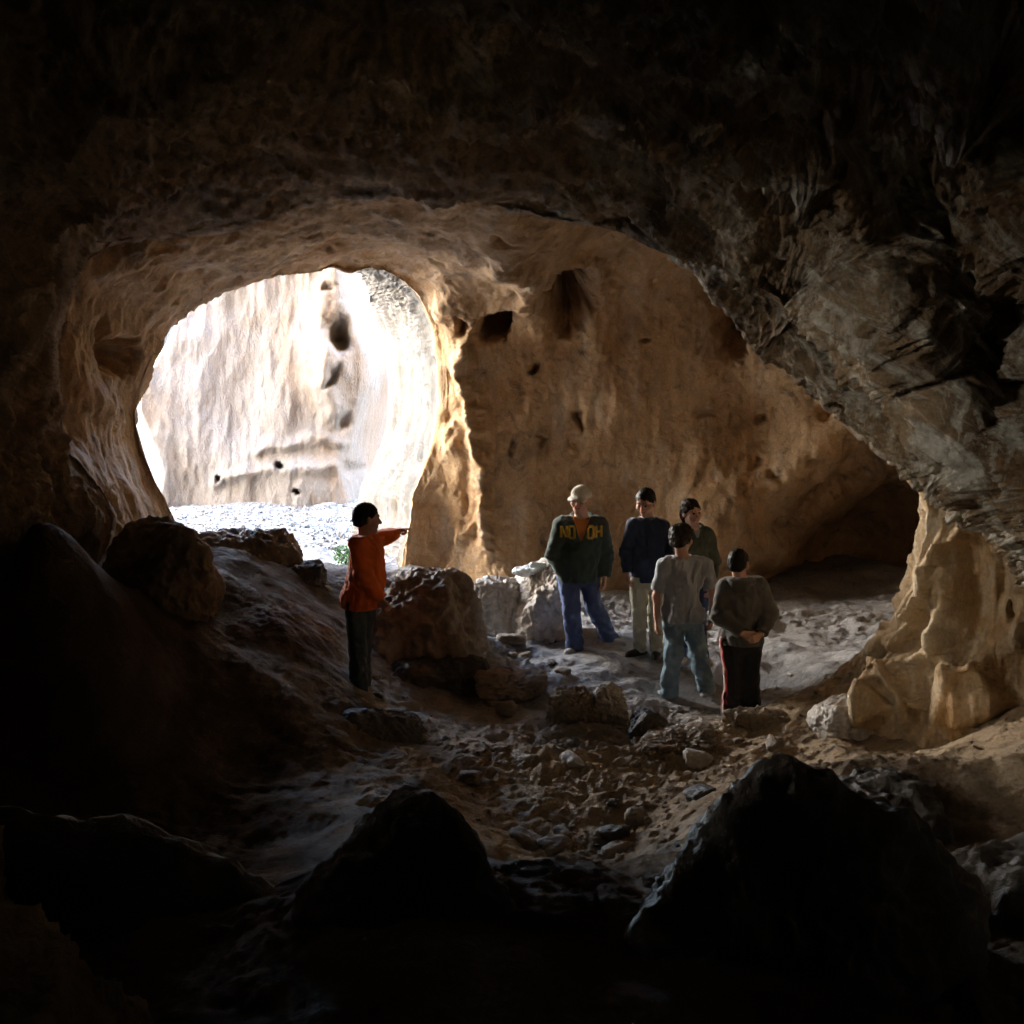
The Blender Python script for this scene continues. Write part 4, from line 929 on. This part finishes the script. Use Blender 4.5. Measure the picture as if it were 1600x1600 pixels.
# the man in the cap
e, base, I = build_person('broad man in a cream cap and dark green jacket with yellow letters', 13.8, dict(
    head=(907, 782, 0), neck=(909, 810, .05), sl=(877, 822, .05), sr=(938, 822, .08), el=(864, 868, .0), wl=(884, 903, -.12), er=(947, 866, .08), wr=(945, 902, .0), pel=(904, 897, .05),
    kl=(893, 955, -.03), kr=(929, 948, .06), ankl=(899, 1007, .05), ankr=(953, 993, .10)),
    dict(yaw=-4, hyaw=(-20, 3, 5), k=1.16, belly=.05, head=1.03, eyes=True, trouser='blue_jeans', shoe='shoe_grey', toel=-35, toer=50, hidel='pocket', trad=(.105, .08, .078),
         top=dict(name='jacket', mat='green_jacket', hem=-.07, v=.235, under='orange_shirt', hood=True, arm=(.080, .068, .055), g=.03)))
P1 = (e, base, I)
# cap
hc, Fh = I['hc'], I['Fh']
hs_ = I['hs']
def capf(p):
    q = loc(p, hc, Fh, hs_); d = ell(q, (0, -.012, .045), (.090, .106, .090)); d = np.maximum(d, .038 - q[:, 2] - .15 * (q[:, 1] < -.05) * (-.05 - q[:, 1]))
    return np.maximum(d, -(ell(q, (0, -.012, .045), (.084, .100, .084))))
def brimf(p):
    q = loc(p, hc, Fh, hs_); z0 = .052 - .25 * (q[:, 1] - .08) - 3.5 * q[:, 0] ** 2
    d = np.maximum(np.sqrt((q[:, 0] / .078) ** 2 + ((q[:, 1] - .080) / .105) ** 2) - 1, 0) * .05 + np.abs(q[:, 2] - z0) - .007
    return np.maximum(d, -(q[:, 1] - .06))
co_ = sdf_obj('cap', [(capf, hc - .16, hc + .2, .0055)], M['cream'], e, base); sdf_obj('brim', [(brimf, hc - .2, hc + .22, .0055)], M['cream'], co_, base)
# lettering on the chest, sewn on the jacket
from mathutils.bvhtree import BVHTree
def front_patch(name, strokes, mat, parent, target, base, cx, cz, w, h, Ft, th=.006):
    me = target.data; bv = BVHTree.FromPolygons([v.co.copy() for v in me.vertices], [tuple(p.vertices) for p in me.polygons])
    V, Q = [], []
    x_, f_, _ = [a.astype(float) for a in Ft]
    for (x0, y0, x1, y1, t) in strokes:
        dx, dy = (x1 - x0) * w, (y1 - y0) * h; L = math.hypot(dx, dy); nx, ny = -dy / L * t / 2, dx / L * t / 2; n = max(3, int(L / .008))
        b0 = len(V)
        for i in range(n + 1):
            for s in (-1, 1):
                u = x0 * w + dx * i / n + s * nx; z = y0 * h + dy * i / n + s * ny
                o = Vector((np.array([0, 0, 0.]) + x_ * (cx + u)).tolist()) + Vector((0, 0, cz + z)); o += Vector((f_ * .6).tolist())
                hit = bv.ray_cast(o, Vector((-f_).tolist()))[0]
                q = hit if hit is not None else o - Vector((f_ * .42).tolist())
                V.append(tuple(q + Vector((f_ * th).tolist())))
        for i in range(n):
            a = b0 + 2 * i; Q.append((a, a + 1, a + 3, a + 2))
    me2 = mesh_np(name, np.array(V), np.array(Q), mat); o = link(name, me2, parent)
    md = o.modifiers.new('thick', 'SOLIDIFY'); md.thickness = .004; return o
LET = {'N': [(0, 0, 0, 1, .026), (1, 0, 1, 1, .026), (0, 1, 1, 0, .026)], 'O': [(0, 0, 0, 1, .026), (1, 0, 1, 1, .026), (0, 0, 1, 0, .026), (0, 1, 1, 1, .026)],
       'H': [(0, 0, 0, 1, .028), (1, 0, 1, 1, .028), (0, .5, 1, .5, .026)], 'A': [(0, 0, .5, 1, .028), (1, 0, .5, 1, .028), (.2, .35, .8, .35, .014)]}
cx0 = I['W']['neck'] - base; cz0 = cx0[2] - .185; cxx = float(cx0 @ I['Ft'][0])
sgx = 1 if I['Ft'][0][0] > 0 else -1
for i, (ch_, ox) in enumerate([('N', -.212), ('O', -.128), ('O', .070), ('H', .152)]):
    st_ = [(a if sgx > 0 else -a, b, c if sgx > 0 else -c, d, t) for a, b, c, d, t in LET[ch_]]
    front_patch('letter', st_, M['yellow'], I['top'], I['top'], base, cxx + ox * sgx, cz0, .054, .120, I['Ft'])

# the man in navy
build_person('man in a navy sweater and khaki trousers looking down', 13.7, dict(
    head=(1009, 785, 0), neck=(1012, 812, .06), sl=(989, 822, .02), sr=(1036, 824, .10), el=(977, 862, .02), wl=(980, 895, -.04), er=(1046, 862, .05), wr=(1040, 892, -.10), pel=(1012, 905, .05),
    kl=(999, 960, -.02), kr=(1022, 958, .05), ankl=(1000, 1010, .02), ankr=(1026, 1012, .0)),
    dict(yaw=-12, hyaw=(-28, 22, 0), k=1.0, belly=.03, head=1.02, hair='short', hairmat='hair', trouser='khaki', shoe='shoe_dark', toel=-50, toer=-10, trad=(.10, .078, .07),
         top=dict(name='sweater', mat='navy', hem=-.02, collar='pale_blue', arm=(.074, .064, .05), g=.022)))
# the woman
build_person('smiling woman in a dark olive jacket with tied dark hair behind the others', 13.35, dict(
    head=(1080, 801, 0), neck=(1084, 826, .04), sl=(1064, 838, .05), sr=(1107, 836, .05), er=(1118, 876, .05), wr=(1112, 912, -.04), el=(1058, 876, .05), wl=(1064, 910, -.08), pel=(1085, 912, .05),
    kl=(1074, 965, 0), kr=(1094, 965, .03), ankl=(1072, 1022, .02), ankr=(1098, 1022, .02)),
    dict(yaw=18, hyaw=(28, 4, -4), k=.90, head=.96, hair='long', hairmat='hair_brown', trouser='blue_jeans', shoe='shoe_grey', toel=-20, toer=20, trad=(.095, .07, .062),
         top=dict(name='jacket', mat='olive', hem=-.05, v=.10, under='pale_blue', hood=True, arm=(.072, .06, .05), g=.022)))
# the man in grey, from behind
build_person('man seen from behind in a loose grey tee and faded jeans', 12.7, dict(
    head=(1065, 842, .0), neck=(1067, 870, -.02), sl=(1036, 886, -.02), sr=(1102, 886, .02), el=(1026, 932, .04), wl=(1026, 970, -.02), er=(1114, 928, .05), wr=(1112, 962, -.08), pel=(1067, 962, 0),
    kl=(1053, 1022, -.03), kr=(1090, 1022, .05), ankl=(1046, 1080, .02), ankr=(1104, 1072, .04)),
    dict(yaw=184, eyes=False, hyaw=(140, 6, 0), k=1.02, head=1.0, hair='mop', hairmat='hair_brown', trouser='pale_jeans', shoe='shoe_grey', toel=215, toer=150, trad=(.105, .085, .088), fold=1.5,
         top=dict(name='t_shirt', mat='grey_tee', hem=-.055, short=True, g=.024, flare=.012, fold=1.5, neckz=.0)))
# the youngest
e, base, I = build_person('short haired boy seen from behind in a charcoal jacket, hands clasped behind him', 12.1, dict(
    head=(1154, 881, .0), neck=(1158, 904, -.02), sl=(1133, 920, -.02), sr=(1187, 920, .02), el=(1124, 962, -.05), wl=(1160, 990, -.20), er=(1203, 958, -.05), wr=(1190, 990, -.20), pel=(1158, 1000, 0),
    kl=(1148, 1055, 0), kr=(1170, 1055, .0), ankl=(1142, 1108, .0), ankr=(1174, 1108, .0)),
    dict(yaw=168, eyes=False, hyaw=(150, 6, 3), k=1.04, head=.97, hair='short', hairmat='hair', trouser='black', shoe='shoe_dark', trad=(.105, .092, .088), hdl=(.8, -.1, -.15), hdr=(-.7, -.25, -.35), palml=(0, 1, .1), palmr=(0, 1, .1), curl=.7,
         top=dict(name='jacket', mat='charcoal', hem=-.03, hood=True, arm=(.085, .078, .058), g=.035, neckz=.0)))
# side stripes on his trousers
def side_patch(name, mat, off, e, I, base):
    me = I['trousers'].data; bv = BVHTree.FromPolygons([v.co.copy() for v in me.vertices], [tuple(p.vertices) for p in me.polygons])
    W = I['W']; V, Q = [], []; n = 40; z1 = I['pel'][2] + .05 - base[2]; z0 = .06
    for i in range(n + 1):
        z = z1 + (z0 - z1) * i / n
        for s in (0, 1):
            y = W['pel'][1] - base[1] - .075 + off + s * .016
            hit = bv.ray_cast(Vector((-.9, y, z)), Vector((1, 0, 0)))[0]
            V.append((hit[0] - .003, y, z) if hit is not None else (V[-2][0] if len(V) > 1 else -.15, y, z))
    for i in range(n): a = 2 * i; Q.append((a, a + 1, a + 3, a + 2))
    o = link(name, mesh_np(name, np.array(V), np.array(Q), mat), I['trousers']); md = o.modifiers.new('thick', 'SOLIDIFY'); md.thickness = .003
side_patch('side_stripe', M['red'], 0, e, I, base); side_patch('side_stripe', M['whitecloth'], .018, e, I, base); side_patch('side_stripe', M['red'], .036, e, I, base)
# the one in orange, pointing
build_person('person in a bright orange jacket and dark jeans pointing across the cave', 11.9, dict(
    head=(573, 811, 0), neck=(571, 838, .0), sl=(560, 852, -.14), sr=(583, 846, .14), el=(567, 898, -.16), wl=(594, 936, -.14), er=(606, 836, .26), wr=(618, 829, .36), pel=(564, 938, 0),
    kl=(560, 1010, -.04), kr=(566, 1008, .10), ankl=(561, 1079, -.03), ankr=(566, 1076, .12)),
    dict(yaw=112, eyes=False, hyaw=(112, 6, 0), k=1.02, belly=.035, head=1.03, hair='short', hairmat='hair', trouser='grey_jeans', shoe='shoe_dark', toel=100, toer=110, trad=(.105, .082, .08), hdr=(.85, .40, .02), pointr=True, palmr=(0, 0, -1), palml=(.3, .9, 0),
         top=dict(name='jacket', mat='orange_jacket', hem=-.06, arm=(.084, .080, .068), g=.034, flare=.035, neckz=.01, hood=False, collar='orange_jacket')))

# ================================================================== small things
def bagf(p):
    q = p; d = uni([ell(q, (0, 0, .035), (.16, .10, .05)), ell(q, (.13, .0, .03), (.10, .08, .04)), cap(q, (.18, 0, .03), (.26, -.01, .045), .03, .012)], .04)
    d = d + .014 * fbm(q * 9, 3, .6, ridged=True); return np.maximum(d, -q[:, 2] - .02)
t = NT('white_plastic'); co = t.coord('obj'); M['plastic'] = t.done(t.ramp(t.noise(co, 8, 4), [(.3, (.62, .68, .70)), (.7, (.80, .82, .82))]), .35, t.bump(t.noise(co, 22, 5, .6), .6, .01), .5)
M['redcap'] = plain_mat('red_plastic', (.6, .07, .04), .4, .1)
bp = PY(829., 896., 14.7)
o = sdf_obj('plastic_bag', [(bagf, (-.3, -.25, -.08), (.4, .25, .2), .007)], M['plastic'], None, (0, 0, 0)); o.location = bp; o.scale = (1.25, 1.2, 1.25); o.rotation_euler = (0, -.12, .1); tag(o, 'crumpled white plastic bag lying on top of the pale boulder', 'bag')
def botf(p):
    d = cap(p, (-.09, 0, 0), (.06, 0, 0), .036, .036); d = smin(d, cap(p, (.06, 0, 0), (.11, 0, 0), .026, .014), .02); return d
o = sdf_obj('bottle', [(botf, (-.16, -.07, -.07), (.18, .07, .07), .005)], M['plastic'], None, (0, 0, 0)); o.location = PY(843., 884., 14.6); o.rotation_euler = (0.1, .2, .5); tag(o, 'white bottle with a red lid lying on the plastic bag', 'bottle')
def lidf(p): return cap(p, (.10, 0, 0), (.135, 0, 0), .020, .020)
sdf_obj('lid', [(lidf, (.06, -.05, -.05), (.18, .05, .05), .004)], M['redcap'], o, (0, 0, 0))
# small green shrub outside the opening
t = NT('leaf_green'); M['leaf'] = t.done(t.ramp(t.noise(t.coord('obj'), 5, 3), [(.3, (.10, .20, .08)), (.7, (.20, .36, .16))]), .6, None, .3)
M['stem'] = plain_mat('stem_brown', (.12, .09, .05), .9)
r_ = np.random.default_rng(4); V, Q = [], []
c0 = PY(540., 872., 17.2); c0[2] = 0.38
for k in range(420):
    a = r_.uniform(0, 6.28); rad = .16 * r_.random() ** .5; z = .03 + .28 * r_.random() * (1 - rad); c_ = np.array([math.cos(a) * rad, math.sin(a) * rad, z])
    d1 = r_.normal(size=3); d1 /= np.linalg.norm(d1); d2 = np.cross(d1, r_.normal(size=3)); d2 /= np.linalg.norm(d2); L = .028; b0 = len(V)
    V += [c_ - d1 * L, c_ + d2 * L * .45, c_ + d1 * L, c_ - d2 * L * .45]; Q.append((b0, b0 + 1, b0 + 2, b0 + 3))
sh = bpy.data.objects.new('shrub', None); COL.objects.link(sh); sh.location = c0; tag(sh, 'small green shrub growing in the gravel just outside the opening', 'shrub')
link('foliage', mesh_np('foliage', np.array(V), np.array(Q), M['leaf'], False), sh)
sdf_obj('stem', [(lambda p: uni([cap(p, (0, 0, -.05), (0, 0, .12), .012, .009)] + [cap(p, (0, 0, .06), (math.cos(a) * .2, math.sin(a) * .2, .3), .007, .003) for a in (0, 1.3, 2.5, 3.7, 5)], .01), (-.25, -.25, -.06), (.25, .25, .36), .006)], M['stem'], sh, (0, 0, 0))
# ================================================================== light and camera
SUN_EL, SUN_AZ = 36.0, 58.0      # the sun stands high behind the hill, over the viewer's back
sun = bpy.data.lights.new('sun', 'SUN'); sun.energy = 5.0; sun.angle = R(0.5); sun.color = (1.0, 0.96, 0.90)
so = bpy.data.objects.new('sun', sun); COL.objects.link(so)
sd = Vector((math.sin(R(SUN_AZ)) * math.cos(R(SUN_EL)), -math.cos(R(SUN_AZ)) * math.cos(R(SUN_EL)), math.sin(R(SUN_EL))))
so.rotation_euler = sd.to_track_quat('Z', 'Y').to_euler()
w = bpy.data.worlds.new('World'); SC.world = w; w.use_nodes = True; nt = w.node_tree
sky = nt.nodes.new('ShaderNodeTexSky'); sky.sky_type = 'NISHITA'; sky.sun_disc = False
sky.sun_elevation = R(SUN_EL); sky.sun_rotation = math.atan2(sd.x, sd.y)
bg = nt.nodes['Background']; bg.inputs[1].default_value = 0.15; nt.links.new(sky.outputs[0], bg.inputs[0])
cam = bpy.data.cameras.new('camera'); co = bpy.data.objects.new('camera', cam); COL.objects.link(co)
co.location = (0, 0, CAMZ); co.rotation_euler = (R(90) - PITCH, 0, 0)
cam.sensor_width = 36; cam.lens = 36 * F / 1600; cam.clip_end = 500; cam.clip_start = 0.05
SC.camera = co
SC.view_settings.view_transform = 'Standard'; SC.view_settings.look = 'None'; SC.view_settings.gamma = 1
SC.view_settings.exposure = EXPO
cy = SC.cycles
cy.use_denoising = True
try: cy.denoiser = 'OPENIMAGEDENOISE'
except Exception: pass
cy.max_bounces = 10; cy.diffuse_bounces = 8; cy.glossy_bounces = 3; cy.sample_clamp_indirect = 8; cy.caustics_reflective = False; cy.caustics_refractive = False
cy.use_guiding = True; cy.use_surface_guiding = True; cy.guiding_training_samples = 48
